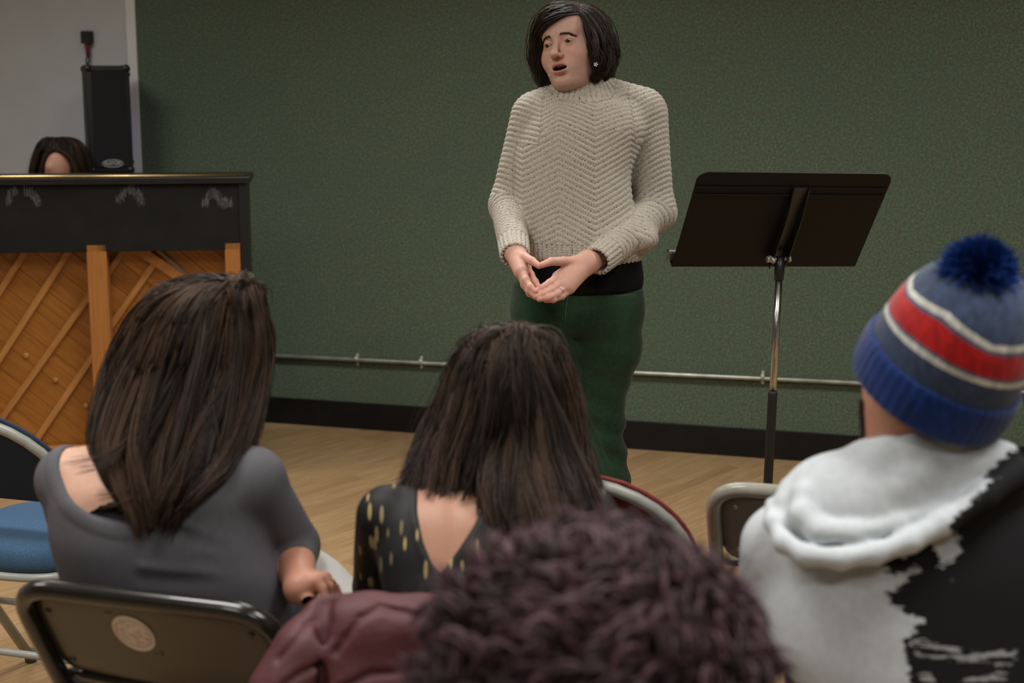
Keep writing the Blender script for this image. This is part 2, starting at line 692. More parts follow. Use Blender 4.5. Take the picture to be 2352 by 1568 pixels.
fab = pbox('back_cloth', XL + sw + 0.001, 0.004, zfab, -sw - 0.001, 0.016, zt - 0.03, M_CLOTH, 0.002)
# worn chalky scuffs on the cloth, hatched arcs
scuffs = [
    [[(18, 460), (24, 446), (36, 434)], [(60, 438), (72, 442), (82, 455), (88, 466)]],
    [[(270, 459), (282, 444), (296, 432), (308, 437), (318, 452), (326, 464)], [(300, 434), (314, 440), (324, 456)]],
    [[(469, 468), (478, 450), (490, 440), (500, 448), (511, 468)], [(508, 461), (524, 462)], [(516, 465), (527, 466)]],
]
sr = random.Random(3)
for grp in scuffs:
    bm = bmesh.new()
    for path in grp:
        pp = smooth_path([(*pl(x, y), 0) for x, y in path], 6)
        for q in pp:
            for k in range(3):
                x = q[0] + sr.uniform(-0.013, 0.013)
                z = q[1] + sr.uniform(-0.010, 0.006)
                h, w = sr.uniform(0.006, 0.018), sr.uniform(0.0006, 0.0012)
                vs = [bm.verts.new(c) for c in ((x - w, 0.0034, z - h), (x + w, 0.0034, z - h), (x + w, 0.0034, z + h), (x - w, 0.0034, z + h))]
                bm.faces.new(vs)
    o = bm_obj('scuff_mark', bm, M_CHALK, fab)
    o['label'] = 'pale hatched scuff mark'
    o['kind'] = 'stuff'
# bottom beam and posts
zb0, zb1 = 0.06, 0.2
def vpost(px0, px1, py, name='post'):
    x0, x1 = pl(px0, py)[0], pl(px1, py)[0]
    pbox(name, x0, 0.004, 0.06, x1, 0.085, zfab + 0.03, M_POST, 0.003)
    return x0, x1
pc = vpost(199, 245, 600)
pe = vpost(517, 556, 600)
dl = pc[0] - (pe[0] - pc[0])
pbox('post', dl, 0.004, 0.06, dl + (pc[1] - pc[0]), 0.085, zfab + 0.03, M_POST, 0.003)
pbox('post', pe[1] + 0.0005, 0.012, 0.06, -sw, 0.085, zfab + 0.03, M_POST, 0.001)
pbox('bottom_rail', XL + sw, 0.02, 0.061, -sw, 0.084, 0.14, M_POST, 0.003)

# soundboard: glued planks running down to the right, each its own piece
SBY = 0.105
x_lo, x_hi, z_lo, z_hi = XL + sw, -sw, 0.10, zt - 0.05
ang = math.radians(-41)
du = np.array([math.cos(ang), math.sin(ang)])
dv = np.array([-du[1], du[0]])


def clip_poly(poly, x0, x1, z0, z1):
    def half(pl_, f_):
        out = []
        for i in range(len(pl_)):
            a, b = pl_[i], pl_[(i + 1) % len(pl_)]
            fa, fb = f_(a), f_(b)
            if fa >= 0:
                out.append(a)
            if (fa >= 0) != (fb >= 0):
                t = fa / (fa - fb)
                out.append((a[0] + (b[0] - a[0]) * t, a[1] + (b[1] - a[1]) * t))
        return out
    for f_ in (lambda p: p[0] - x0, lambda p: x1 - p[0], lambda p: p[1] - z0, lambda p: z1 - p[1]):
        poly = half(poly, f_)
        if len(poly) < 3:
            return None
    return poly


def wood_prism(name, poly, y0, y1, mat, angle, parent=None, bev=0.0):
    """polygon (x,z) extruded in y, mesh stored with its grain along local x"""
    cx = sum(p[0] for p in poly) / len(poly)
    cz = sum(p[1] for p in poly) / len(poly)
    ca, sa = math.cos(-angle), math.sin(-angle)
    loc = [((p[0] - cx) * ca - (p[1] - cz) * sa, (p[0] - cx) * sa + (p[1] - cz) * ca) for p in poly]
    bm = bmesh.new()
    # local x = grain, local y = depth, local z
    a = [bm.verts.new((x, y0, z)) for x, z in loc]
    b = [bm.verts.new((x, y1, z)) for x, z in loc]
    n = len(poly)
    bm.faces.new(a)
    bm.faces.new(b[::-1])
    for i in range(n):
        bm.faces.new((a[i], b[i], b[(i + 1) % n], a[(i + 1) % n]))
    bmesh.ops.recalc_face_normals(bm, faces=bm.faces[:])
    if bev:
        bmesh.ops.bevel(bm, geom=[e for e in bm.edges if abs(e.verts[0].co.y - y0) < 1e-6 and abs(e.verts[1].co.y - y0) < 1e-6], offset=bev, segments=2, affect='EDGES')
    o = bm_obj(name, bm, mat, parent or piano)
    o.location = (cx, 0, cz)
    o.rotation_euler = (0, -angle, 0)
    return o


sbroot = empty('soundboard', (0, 0, 0))
sbroot.parent = piano
BW = 0.094
for k in range(-16, 24):
    v0, v1 = k * BW + 0.0006, (k + 1) * BW - 0.0006
    c0 = np.array([-0.75, 0.6])
    poly = [tuple(c0 + du * a + dv * b) for a, b in ((-2, v0), (2, v0), (2, v1), (-2, v1))]
    poly = clip_poly(poly, x_lo, x_hi, z_lo, z_hi)
    if poly:
        wood_prism('plank', poly, SBY + (0.0012 if k % 3 == 0 else 0.0), SBY + 0.009, M_SB, ang, sbroot, 0.0008)


def bar(name, pa, pb, w, y0, y1, mat, parent=None, ext=0.0, clip=None):
    a, b = np.array(pl(*pa, off=y0)), np.array(pl(*pb, off=y0))
    d = (b - a) / np.linalg.norm(b - a)
    a, b = a - d * ext, b + d * ext
    n = np.array([-d[1], d[0]]) * w / 2
    poly = clip_poly([tuple(a - n), tuple(b - n), tuple(b + n), tuple(a + n)], *(clip or (x_lo, x_hi, z_lo, z_hi)))
    if poly:
        wood_prism(name, poly, y0, y1, mat, math.atan2(d[1], d[0]), parent or piano, 0.003)


for pa, pb, e in (((0, 668), (50, 590), 1.0), ((0, 823), (150, 590), 1.0), ((8, 955), (200, 686), 1.0), ((85, 1008), (207, 826), 1.0), ((247, 760), (348, 614), 0.02), ((380, 1010), (500, 830), 0.6)):
    xx = (x_lo, pc[0] + 0.02, z_lo, z_hi) if pb[0] < 210 else (pc[1] - 0.02, x_hi, z_lo, z_hi)
    bar('rib', pa, pb, 0.026, 0.084, SBY, M_RIB, None, e, xx)
bar('rib', (240, 640), (272, 592), 0.024, 0.086, SBY, M_RIB, None, 0.05)
bar('strut', (335, 584), (408, 634), 0.042, 0.07, SBY, M_POST, None, 0.12)
bar('strut', (372, 584), (424, 630), 0.018, 0.085, SBY, M_GREYRIB, None, 0.12)
for (x, y) in ((60, 817), (128, 873), (198, 932), (270, 990), (-8, 760)):
    lx, lz = pl(x, y, SBY)
    bm = bmesh.new()
    tube(bm, [(lx, SBY, lz), (lx, SBY - 0.004, lz), (lx, SBY - 0.0045, lz), (lx, SBY - 0.007, lz)], [0.0125, 0.0125, 0.007, 0.0055], 14)
    bm_obj('knob', bm, M_RIB, sbroot)

# ================================================================== LOUDSPEAKER behind the piano
M_TOLEX = plain('black_tolex', (0.012, 0.012, 0.013), 0.6, var=0.2, bump=0.4, bscale=700)
M_GRILLE = plain('speaker_grille_cloth', (0.007, 0.007, 0.009), 0.85, bump=0.6, bscale=900)
M_BLACKP = plain('black_plastic', (0.012, 0.012, 0.012), 0.4)
M_LOGO = plain('pale_logo', (0.75, 0.75, 0.75), 0.5)
sd = 6.68
ctr = P(247, 274, sd)
SWD, SHT = 97 * m2(sd), 241 * m2(sd)
spk = empty('loudspeaker', tuple(ctr), math.radians(21), 'tall narrow black loudspeaker raised behind the piano', 'speaker')
bm = bmesh.new()
box(bm, (-SWD / 2, -0.1, -SHT / 2), (SWD / 2, 0.1, SHT / 2), 0.012, None, 3)
bm_obj('cabinet', bm, M_TOLEX, spk, True)
bm = bmesh.new()
prism(bm, rrect(-SWD / 2 + 0.026, -SHT / 2 + 0.03, SWD / 2 - 0.02, SHT / 2 - 0.02, 0.006), 0, 0.006, Matrix.Translation((0, -0.1, 0)) @ Matrix.Rotation(math.pi / 2, 4, 'X'))
gr = bm_obj('grille', bm, M_GRILLE, spk)
for sx in (-1, 1):
    for sz in (-1, 1):
        for sy in (-1, 1):
            bm = bmesh.new()
            g = bmesh.ops.create_icosphere(bm, subdivisions=2, radius=0.02)
            for v in bm.verts:
                v.co = Vector((sx * (SWD / 2 - 0.014), sy * 0.088, sz * (SHT / 2 - 0.014))) + v.co
            bm_obj('corner_cap', bm, M_BLACKP, spk, True)
lz = -SHT / 2 + (395 - 373) * m2(sd)
me = text_mesh('KUSTOM', 0.026)
tw_ = np.zeros(len(me.vertices) * 3)
me.vertices.foreach_get('co', tw_)
tw_ = tw_.reshape(-1, 3)
tw_[:, 0] *= 0.070 / np.ptp(tw_[:, 0])
tw_[:, 1] *= 0.0155 / np.ptp(tw_[:, 1])
me.vertices.foreach_set('co', tw_.ravel())
lo = link('lettering', me, M_LOGO, gr)
lo.location = (0.004, -0.1075, lz)
lo.rotation_euler = (math.pi / 2, 0, 0)
bm = bmesh.new()
tube(bm, [(0.004 + 0.046 * math.cos(a), -0.107, lz + 0.0165 * math.sin(a)) for a in [2 * math.pi * k / 40 for k in range(40)]], 0.0011, 6, True)
bm_obj('logo_ring', bm, M_LOGO, gr)
for z in (SHT / 2 - 0.04, -SHT / 2 + 0.05):
    bm = bmesh.new()
    tube(bm, [(SWD / 2 - 0.002, -0.06, z), (SWD / 2 + 0.007, -0.06, z)], 0.007, 10)
    bm_obj('side_bolt', bm, M_BLACKP, spk)
# blue pilot lamp on its rear
M_BLUE = NT('blue_pilot_lamp')
M_BLUE.base((0.02, 0.05, 0.5))
M_BLUE.set(Emission_Color=(0.1, 0.25, 1, 1), Emission_Strength=6)
bm = bmesh.new()
box(bm, (-SWD / 2 + 0.01, 0.1, -0.10), (-SWD / 2 + 0.03, 0.106, -0.06), 0.002)
bm_obj('pilot_lamp', bm, M_BLUE.m, spk)
bl = bpy.data.lights.new('pilot_light', 'POINT')
bl.energy = 0.10
bl.color = (0.12, 0.28, 1)
bl.shadow_soft_size = 0.03
blo = bpy.data.objects.new('pilot_light', bl)
COL.objects.link(blo)
blo.parent = spk
blo.location = (-SWD / 2 + 0.02, 0.13, -0.09)
# its stand
bm = bmesh.new()
tube(bm, [(0.05, 0, -SHT / 2 + 0.002), (0.05, 0, -ctr[2] + 0.30)], 0.0175, 16)
bm_obj('stand_pole', bm, M_BLACKP, spk)
for k in range(3):
    a = math.radians(40 + 120 * k)
    bm = bmesh.new()
    tube(bm, [(0.05 + 0.015 * math.cos(a), 0.015 * math.sin(a), -ctr[2] + 0.42), (0.05 + 0.14 * math.cos(a), 0.14 * math.sin(a), -ctr[2] + 0.012)], 0.011, 10)
    bm_obj('stand_leg', bm, M_BLACKP, spk)

# black power brick with a red plug on the white wall
M_RED = plain('red_plug', (0.16, 0.012, 0.012), 0.4)
wn = E2
w0 = R2W(0, -0.012, 0)
bp = PPL(204.5, 86, w0, wn)
brick = empty('power_adapter', tuple(bp), WYAW, 'small black power adapter with red plug on the white wall', 'adapter')
s1 = 1 / FPX * (np.linalg.norm(bp - CAMP) * 0.985)
bm = bmesh.new()
box(bm, (-11.5 * s1, -0.035, -13.5 * s1), (11.5 * s1, 0.0, 13.5 * s1), 0.003)
bm_obj('housing', bm, M_BLACKP, brick)
bm = bmesh.new()
tube(bm, [(-0.002, -0.018, -13 * s1), (-0.002, -0.018, -16 * s1), (0.0, -0.018, -30 * s1), (0.001, -0.018, -42 * s1)], [0.011, 0.0125, 0.0105, 0.008], 12)
bm_obj('red_plug', bm, M_RED, brick)
bm = bmesh.new()
tube(bm, smooth_path([(0.002, -0.018, -40 * s1), (0.004, -0.016, -50 * s1), (-0.006, -0.014, -60 * s1), (0.0, -0.012, -68 * s1), (0.01, -0.008, -110 * s1), (0.02, -0.006, -200 * s1), (0.02, -0.006, -330 * s1)], 6), 0.004, 8)
tube(bm, smooth_path([(-0.003, -0.02, -40 * s1), (-0.009, -0.02, -50 * s1), (-0.007, -0.015, -62 * s1)], 6), 0.0035, 8)
bm_obj('cable', bm, M_BLACKP, brick)

# ================================================================== MUSIC STAND
M_DESK = plain('matte_black_steel', (0.0055, 0.0048, 0.0038), 0.6, var=0.2, bump=0.15, bscale=600, spec=0.25)
M_CHROME = plain('chrome', (0.50, 0.50, 0.49), 0.24, 1.0, var=0.03)
M_RUBBER = plain('black_rubber_sleeve', (0.012, 0.012, 0.012), 0.6)
M_NUT = plain('zinc_wing_nut', (0.55, 0.52, 0.47), 0.4, 0.7)
M_LIP = plain('bright_edge_steel', (0.30, 0.32, 0.32), 0.35, 0.6)
dpos = np.array([0.6682, 3.7484, 1.1253])
Rz = Matrix.Rotation(0.1671, 4, 'Z')
DM = Rz @ Matrix.Rotation(0.0185, 4, 'Y') @ Matrix.Rotation(0.679, 4, 'X')
DW, DH = 0.508, 0.3305
foot = PZ(1745, 1400, 0.0)
ptop_s = P(1785, 560, 3.70)
foot = np.array([ptop_s[0] - 0.012, ptop_s[1] + 0.02, 0.0])
stand = empty('music_stand', tuple(foot), 0, 'black orchestra music stand with a chrome pole beside the singer', 'music stand')
TL = Matrix.Translation(-Vector(foot))
DMW = TL @ Matrix.Translation(Vector(dpos)) @ DM
bm = bmesh.new()
poly = rrect(-DW / 2, 0.0, DW / 2, DH, 0.028, 8)
poly = [(max(-DW / 2, min(DW / 2, x)), y) for x, y in poly]
# lower corners sharp
poly = [p for p in poly if p[1] > 0.05] + [(-DW / 2, 0.0), (DW / 2, 0.0)]
prism(bm, poly, -0.0015, 0.0015, DMW @ Matrix.Rotation(math.pi / 2, 4, 'X'))
desk = bm_obj('desk', bm, M_DESK, stand)
for zr in (DH * 0.78, DH * 0.855):
    bm = bmesh.new()
    box(bm, (-DW / 2 + 0.004, -0.005, zr - 0.002), (DW / 2 - 0.004, -0.001, zr + 0.002), 0.0012, DMW)
    bm_obj('stiffening_crease', bm, M_DESK, desk)
bm = bmesh.new()
box(bm, (-DW / 2, 0.0, -0.002), (DW / 2, 0.062, 0.0015), 0.001, DMW)
bm_obj('shelf', bm, M_DESK, desk)
bm = bmesh.new()
prism(bm, rrect(-0.004, 0.0, 0.010, 0.036, 0.0065), -DW / 2 - 0.009, -DW / 2 + 0.03, DMW @ Matrix.Translation((0, 0.02, 0)) @ Matrix(((0, 0, 1, 0), (1, 0, 0, 0), (0, 1, 0, 0), (0, 0, 0, 1))))
bm_obj('shelf_end', bm, M_LIP, desk)
# channel bracket on the back of the desk
hx = 0.022
bm = bmesh.new()
poly = [(-0.022, -0.03), (0.022, -0.03), (0.022, 0.19), (-0.022, 0.19)]
for x0, x1 in ((-0.021, -0.0185), (0.0185, 0.021)):
    pts = [(x0, -0.001, 0.03), (x0, -0.03, 0.02), (x0, -0.036, 0.06), (x0, -0.03, 0.2), (x0, -0.012, 0.285), (x0, -0.001, 0.285)]
    a = [bm.verts.new(DMW @ Vector((hx + x0, p[1], p[2]))) for p in pts]
    b = [bm.verts.new(DMW @ Vector((hx + x1, p[1], p[2]))) for p in pts]
    bm.faces.new(a)
    bm.faces.new(b[::-1])
    for i in range(len(pts)):
        bm.faces.new((a[i], b[i], b[(i + 1) % len(pts)], a[(i + 1) % len(pts)]))
box(bm, (hx - 0.019, -0.006, 0.03), (hx + 0.019, -0.001, 0.285), 0.001, DMW)
bmesh.ops.recalc_face_normals(bm, faces=bm.faces[:])
bm_obj('bracket', bm, M_EBONY, stand)
piv = DMW @ Vector((hx, -0.028, 0.055))
bm = bmesh.new()
dx = (Rz @ Vector((1, 0, 0)))
tube(bm, [piv - dx * 0.024, piv + dx * 0.022], 0.005, 10)
tube(bm, [piv - dx * 0.036, piv - dx * 0.024], 0.0085, 12)
tube(bm, [piv + dx * 0.022, piv + dx * 0.029], 0.0085, 12)
bm_obj('bolt', bm, M_NUT, stand)
bm = bmesh.new()
prism(bm, [(0.011 * math.cos(a), 0.021 * math.sin(a) - 0.004) for a in [2 * math.pi * k / 24 for k in range(24)]], -0.0025, 0.0025, Matrix.Translation(piv - dx * 0.024 - Vector((0.001, 0.002, 0))) @ Rz @ Matrix.Rotation(math.radians(60), 4, 'Y'))
bm_obj('wing_nut', bm, M_NUT, stand)
bx = Vector((0, 0, 0))
pz_sl = P(1770, 905, 3.74)[2]
c0 = piv
def polept(z):
    t = z / c0.z
    return Vector((c0.x * t, c0.y * t, z))
bm = bmesh.new()
tube(bm, [polept(c0.z + 0.006), polept(c0.z - 0.03), polept(c0.z - 0.055)], [0.012, 0.0135, 0.0125], 14)
bm_obj('head_joint', bm, M_BLACKP, stand)
bm = bmesh.new()
tube(bm, [polept(c0.z - 0.05), polept(pz_sl - 0.02)], 0.0096, 16)
bm_obj('pole', bm, M_CHROME, stand)
bm = bmesh.new()
tube(bm, [polept(pz_sl + 0.001), polept(pz_sl - 0.006), polept(pz_sl - 0.012), polept(0.06)], [0.0105, 0.0125, 0.0125, 0.0125], 16)
bm_obj('sleeve', bm, M_RUBBER, stand)
for k in range(3):
    a = math.radians(20 + 120 * k)
    bm = bmesh.new()
    tube(bm, [(0, 0, 0.10), (0.05 * math.cos(a), 0.05 * math.sin(a), 0.07), (0.24 * math.cos(a), 0.24 * math.sin(a), 0.0125)], 0.011, 10)
    bm_obj('leg', bm, M_RUBBER, stand)

# ================================================================== FOLDING CHAIRS
M_CBLK = plain('glossy_black_enamel', (0.010, 0.010, 0.009), 0.22, var=0.15, coat=0.3)
M_CPAN = plain('brown_black_panel', (0.036, 0.029, 0.019), 0.32, var=0.2, vscale=5)
M_CGRY = plain('grey_beige_enamel', (0.30, 0.29, 0.24), 0.3, var=0.06, coat=0.2)
M_CSIL = plain('grey_frame_enamel', (0.33, 0.335, 0.31), 0.35, var=0.06)
M_PBLU = plain('blue_upholstery', (0.036, 0.088, 0.165), 0.95, var=0.25, vscale=260, bump=0.4, bscale=500)
M_PNAV = plain('navy_upholstery', (0.012, 0.024, 0.05), 0.95, var=0.25, vscale=260, bump=0.4, bscale=500)
M_PRED = plain('red_upholstery', (0.16, 0.018, 0.016), 0.95, var=0.25, vscale=260, bump=0.4, bscale=500)
M_RIVET = plain('bare_rivet', (0.5, 0.49, 0.45), 0.35, 0.8)
M_FOOTR = plain('grey_rubber_foot', (0.09, 0.09, 0.08), 0.7)


def folding_chair(label, loc, yaw, style, mf, mp, mseat=None, group=None, frame_r=0.0125):
    """origin on the floor under the seat, +y is where the sitter looks"""
    root = empty('folding_chair', loc, yaw, label, 'chair', group)
    w = 0.225
    pad = style == 'padded'
    top = 0.83 if pad else 0.80
    # frame line (side view): front foot -> seat pivot -> back top
    def fr(z):
        return (0.27 - 0.56 * z / 0.8) if z < 0.45 else (0.27 - 0.56 * 0.45 / 0.8 - (z - 0.45) * 0.55)
    zs = [0.0125, 0.25, 0.45, 0.62]
    left = [(-w, fr(z), z) for z in zs]
    right = [(w, fr(z), z) for z in zs[::-1]]
    if pad:
        mid = []
        for k in range(1, 16):
            a = math.pi * (1 - k / 16)
            z = 0.62 + (top - 0.62) * math.sin(a) ** 0.8
            mid.append((w * math.cos(a) * (1 if abs(math.cos(a)) < .1 else 1), fr(z), z))
        path = left + mid + right
        path = [Vector(p) for p in path]
    else:
        path = round_path(left + [(-w, fr(top), top), (w, fr(top), top)] + right, [0.03, 0.03, 0.03, 0.075, 0.075, 0.03, 0.03, 0.03], 6)
    bm = bmesh.new()
    tube(bm, path, frame_r, 12)
    bm_obj('back_frame', bm, mf, root)
    # rear legs
    for sx in (-1, 1):
        bm = bmesh.new()
        tube(bm, [(sx * (w - 0.028), 0.02, 0.43), (sx * (w - 0.028), -0.26, 0.0125)], 0.011, 10)
        bm_obj('leg', bm, mf, root)
        for (y, x) in ((fr(0.0125), sx * w), (-0.26, sx * (w - 0.028))):
            bm = bmesh.new()
            tube(bm, [(x, y, 0.0005), (x, y - 0.004 if y < 0 else y - 0.004, 0.035)], 0.016, 12)
            bm_obj('foot', bm, M_FOOTR, root)
    bm = bmesh.new()
    tube(bm, [(-w, fr(0.24), 0.24), (w, fr(0.24), 0.24)], 0.0095, 10)
    bm_obj('stretcher', bm, mf, root)
    bm = bmesh.new()
    tube(bm, [(-w + 0.028, -0.13, 0.206), (w - 0.028, -0.13, 0.206)], 0.0095, 10)
    bm_obj('stretcher', bm, mf, root)
    # seat
    def seat_poly(g=0.0):
        out = []
        for k in range(48):
            a = 2 * math.pi * k / 48
            c_, s_ = math.cos(a), math.sin(a)
            e = 3.2
            r = (abs(c_) ** e + abs(s_) ** e) ** (-1 / e)
            wx = (0.205 if s_ > 0 else 0.197) - g
            out.append((wx * r * c_, 0.035 + (0.205 - g) * r * s_))
        return out
    bm = bmesh.new()
    prism(bm, seat_poly(0.004 if pad else 0), 0.418, 0.432)
    bmesh.ops.bevel(bm, geom=[e for e in bm.edges if abs(e.verts[0].co.z - e.verts[1].co.z) < 1e-5], offset=0.004, segments=2, affect='EDGES')
    seat = bm_obj('seat', bm, mf, root, False)
    bm = bmesh.new()
    sp_ = seat_poly(-0.002)
    tube(bm, [(x, y, 0.42) for x, y in sp_], 0.011, 8, True)
    bm_obj('seat_rail', bm, mf, root)
    if pad:
        bm = bmesh.new()
        rings = []
        prof = [(0.0, 0.432), (-0.006, 0.445), (-0.006, 0.468), (0.004, 0.486), (0.03, 0.496), (0.09, 0.500), (0.15, 0.501)]
        for g, z in prof:
            rings.append([bm.verts.new((x, y, z)) for x, y in seat_poly(g)])
        for A, B in zip(rings[:-1], rings[1:]):
            for i in range(48):
                f = bm.faces.new((A[i], A[(i + 1) % 48], B[(i + 1) % 48], B[i]))
                f.smooth = True
        bm.faces.new(rings[0][::-1])
        bm.faces.new(rings[-1])
        bm_obj('seat_pad', bm, mseat or mp, root)
    # back
    def back_grid(z0, z1, inset, bow, thick, rad, arch=False, offs=0.0, extra=0.0):
        nx, nz = 20, 14
        V = []
        F = []
        for side in (0, 1):
            for j in range(nz + 1):
                tz = j / nz
                z = z0 + (z1 - z0) * tz
                if arch:
                    zz = max(0.0, (z - 0.62) / (top + extra - 0.62))
                    hw = (w - inset) * math.sqrt(max(0.0, 1 - min(1, zz) ** 2.5)) if z > 0.62 else (w - inset)
                else:
                    hw = w - inset
                    dz = min(z - z0, z1 - z)
                    if dz < rad:
                        hw -= rad - math.sqrt(max(0, rad * rad - (rad - dz) ** 2))
                for i in range(nx + 1):
                    tx = -1 + 2 * i / nx
                    edge = (1 - tx * tx) ** 0.35 if pad else 1.0
                    ez = (1 - (2 * tz - 1) ** 6) ** 0.35 if pad else 1.0
                    th = thick * (0.35 + 0.65 * edge * ez) if pad else thick
                    y = fr(z) + offs - bow * (1 - tx * tx) + (th if side else 0.0)
                    V.append((hw * tx, y, z))
        n1 = (nx + 1) * (nz + 1)
        for j in range(nz):
            for i in range(nx):
                a = j * (nx + 1) + i
                F.append((a, a + 1, a + nx + 2, a + nx + 1))
                F.append((n1 + a, n1 + a + nx + 1, n1 + a + nx + 2, n1 + a + 1))
        rim = [i for i in range(nx)] 
        def q(a, b):
            F.append((b, a, n1 + a, n1 + b))
        for i in range(nx):
            q(i, i + 1)
            q(nz * (nx + 1) + i + 1, nz * (nx + 1) + i)
        for j in range(nz):
            q((j + 1) * (nx + 1), j * (nx + 1))
            q(j * (nx + 1) + nx, (j + 1) * (nx + 1) + nx)
        return np_mesh('backrest', np.array(V), np.array(F), True)
    if pad:
        me = back_grid(0.60, top + 0.018, -0.016, 0.0, 0.035, 0.05, True, 0.006, 0.020)
        o = link('backrest', me, mp, root)
        for sx in (-1, 1):
            bm = bmesh.new()
            tube(bm, [(sx * (w - 0.004), fr(0.68) - 0.016, 0.68), (sx * (w - 0.004), fr(0.68) - 0.010, 0.68)], 0.006, 8)
            bm_obj('rivet', bm, M_RIVET, root)
    else:
        me = back_grid(0.615, top - 0.004, 0.012, 0.016, 0.0016, 0.055, False, 0.004)
        back = link('backrest', me, mp, root)
        for (x, z) in ((-w + 0.045, 0.755), (w - 0.045, 0.755), (-w + 0.045, 0.65), (w - 0.045, 0.65)):
            bm = bmesh.new()
            y = fr(z) + 0.004 - 0.016 * (1 - (x / (w - 0.012)) ** 2)
            tube(bm, [(x, y + 0.001, z), (x, y - 0.002, z), (x, y - 0.003, z)], [0.0055, 0.0055, 0.003], 10)
            bm_obj('rivet', bm, mf if mf is M_CBLK else M_RIVET, back)
        bm = bmesh.new()
        n_ = 14
        tube(bm, [(-(w - 0.02) + 2 * (w - 0.02) * k / n_, fr(0.613) + 0.004 - 0.016 * (1 - (-1 + 2 * k / n_) ** 2), 0.613) for k in range(n_ + 1)], 0.0085, 8)
        bm_obj('lower_rail', bm, mf, root)
    return root, fr


CYAW = WYAW
cf = np.array([-math.sin(CYAW), math.cos(CYAW), 0])
cr = np.array([math.cos(CYAW), math.sin(CYAW), 0])


def chair_at(px, py, ztop, ytop):
    """origin so that the middle of the back top falls at this pixel"""
    q = PZ(px, py, ztop)
    return tuple(q - cf * ytop - np.array([0, 0, q[2]]))


YT_M = (0.27 - 0.56 * 0.45 / 0.8 - 0.35 * 0.55)
YT_P = (0.27 - 0.56 * 0.45 / 0.8 - 0.38 * 0.55)
# front row
blue_chair, _ = folding_chair('blue padded folding chair with grey frame at the left edge, by the piano', chair_at(-95, 950, 0.84, YT_P), CYAW, 'padded', M_CSIL, M_PNAV, M_PBLU, frame_r=0.0135)
red_chair, _ = folding_chair('red padded folding chair with pale grey frame in front of the curly-haired person', chair_at(1312, 1092, 0.84, YT_P), CYAW, 'padded', M_CSIL, M_PRED, M_PRED, frame_r=0.0135)
grey_chair, _ = folding_chair('grey metal folding chair standing empty left of the hooded sweatshirt', chair_at(1898, 1127, 0.81, YT_M), CYAW, 'metal', M_CGRY, plain('grey_brown_panel', (0.185, 0.175, 0.135), 0.4, var=0.06), frame_r=0.0155)
# second row
cq = (PZ(50, 1328, 0.81) + PZ(600, 1400, 0.81)) / 2
b_org = cq - cf * YT_M - np.array([0, 0, 0.81])
black_chair, BFR = folding_chair('glossy black metal folding chair with a round sticker, under the woman in grey', tuple(b_org), CYAW, 'metal', M_CBLK, M_CPAN, frame_r=0.0165)
coat_org = b_org + cr * 0.53 + cf * 0.02
coat_chair, _ = folding_chair('black metal folding chair under the maroon coat', tuple(coat_org), CYAW, 'metal', M_CBLK, M_CPAN, frame_r=0.0165)
hood_org = b_org + cr * 1.22 + cf * 0.10
hood_chair, _ = folding_chair('black metal folding chair under the person in the hooded sweatshirt', tuple(hood_org), CYAW, 'metal', M_CBLK, M_CPAN, frame_r=0.0165)
curl_org = np.array([0.07, 1.22, 0]) 
curl_chair, _ = folding_chair('black metal folding chair under the curly-haired person', tuple(curl_org), CYAW, 'metal', M_CBLK, M_CPAN, frame_r=0.0165)


# round sticker on the black chair
def sticker_mat():
    t = NT('seal_sticker')
    v = t.coords(scale=(1, 1, 1))
    n_ = t.noise(v, 130, 3, 0.7)
    tc = t.n('ShaderNodeTexCoord')
    ln = t.n('ShaderNodeVectorMath', operation='LENGTH')
    t.l(tc.outputs['Object'], ln.inputs[0])
    ink = t.ramp(n_, [(0.46, (0, 0, 0)), (0.58, (0.75, 0.75, 0.75))])
    ringm = t.ramp(ln.outputs[1], [(0.0, (1, 1, 1)), (0.0285, (1, 1, 1)), (0.0295, (0, 0, 0)), (1, (0, 0, 0))])
    c = t.mix(t.mix(1.0, ink, ringm, 'MULTIPLY'), (0.58, 0.52, 0.46), (0.36, 0.22, 0.19))
    rg = t.ramp(ln.outputs[1], [(0.0, (0, 0, 0)), (0.0305, (0, 0, 0)), (0.0312, (1, 1, 1)), (0.0330, (1, 1, 1)), (0.0338, (0, 0, 0))])
    c = t.mix(rg, c, (0.34, 0.27, 0.24))
    t.base(c)
    t.set(Roughness=0.55)
    return t.m


M_STK = sticker_mat()
M_TORN = plain('torn_paper', (0.30, 0.26, 0.19), 0.8)
back = [c for c in black_chair.children if c.name.startswith('backrest')][0]


def on_back(px, py, lift=0.0015):
    """point of the black chair's panel under a pixel (chair coordinates) and its x-slope"""
    Minv = (Matrix.Translation(black_chair.location) @ Matrix.Rotation(CYAW, 4, 'Z')).inverted()
    best = None
    for d in np.linspace(1.9, 2.6, 1401):
        q = Minv @ Vector(P(px, py, d))
        y = BFR(q.z) + 0.004 - 0.016 * (1 - (q.x / 0.213) ** 2)
        if q.y >= y:
            return Vector((q.x, y - lift, q.z))
    return Vector((0, BFR(0.68), 0.68))


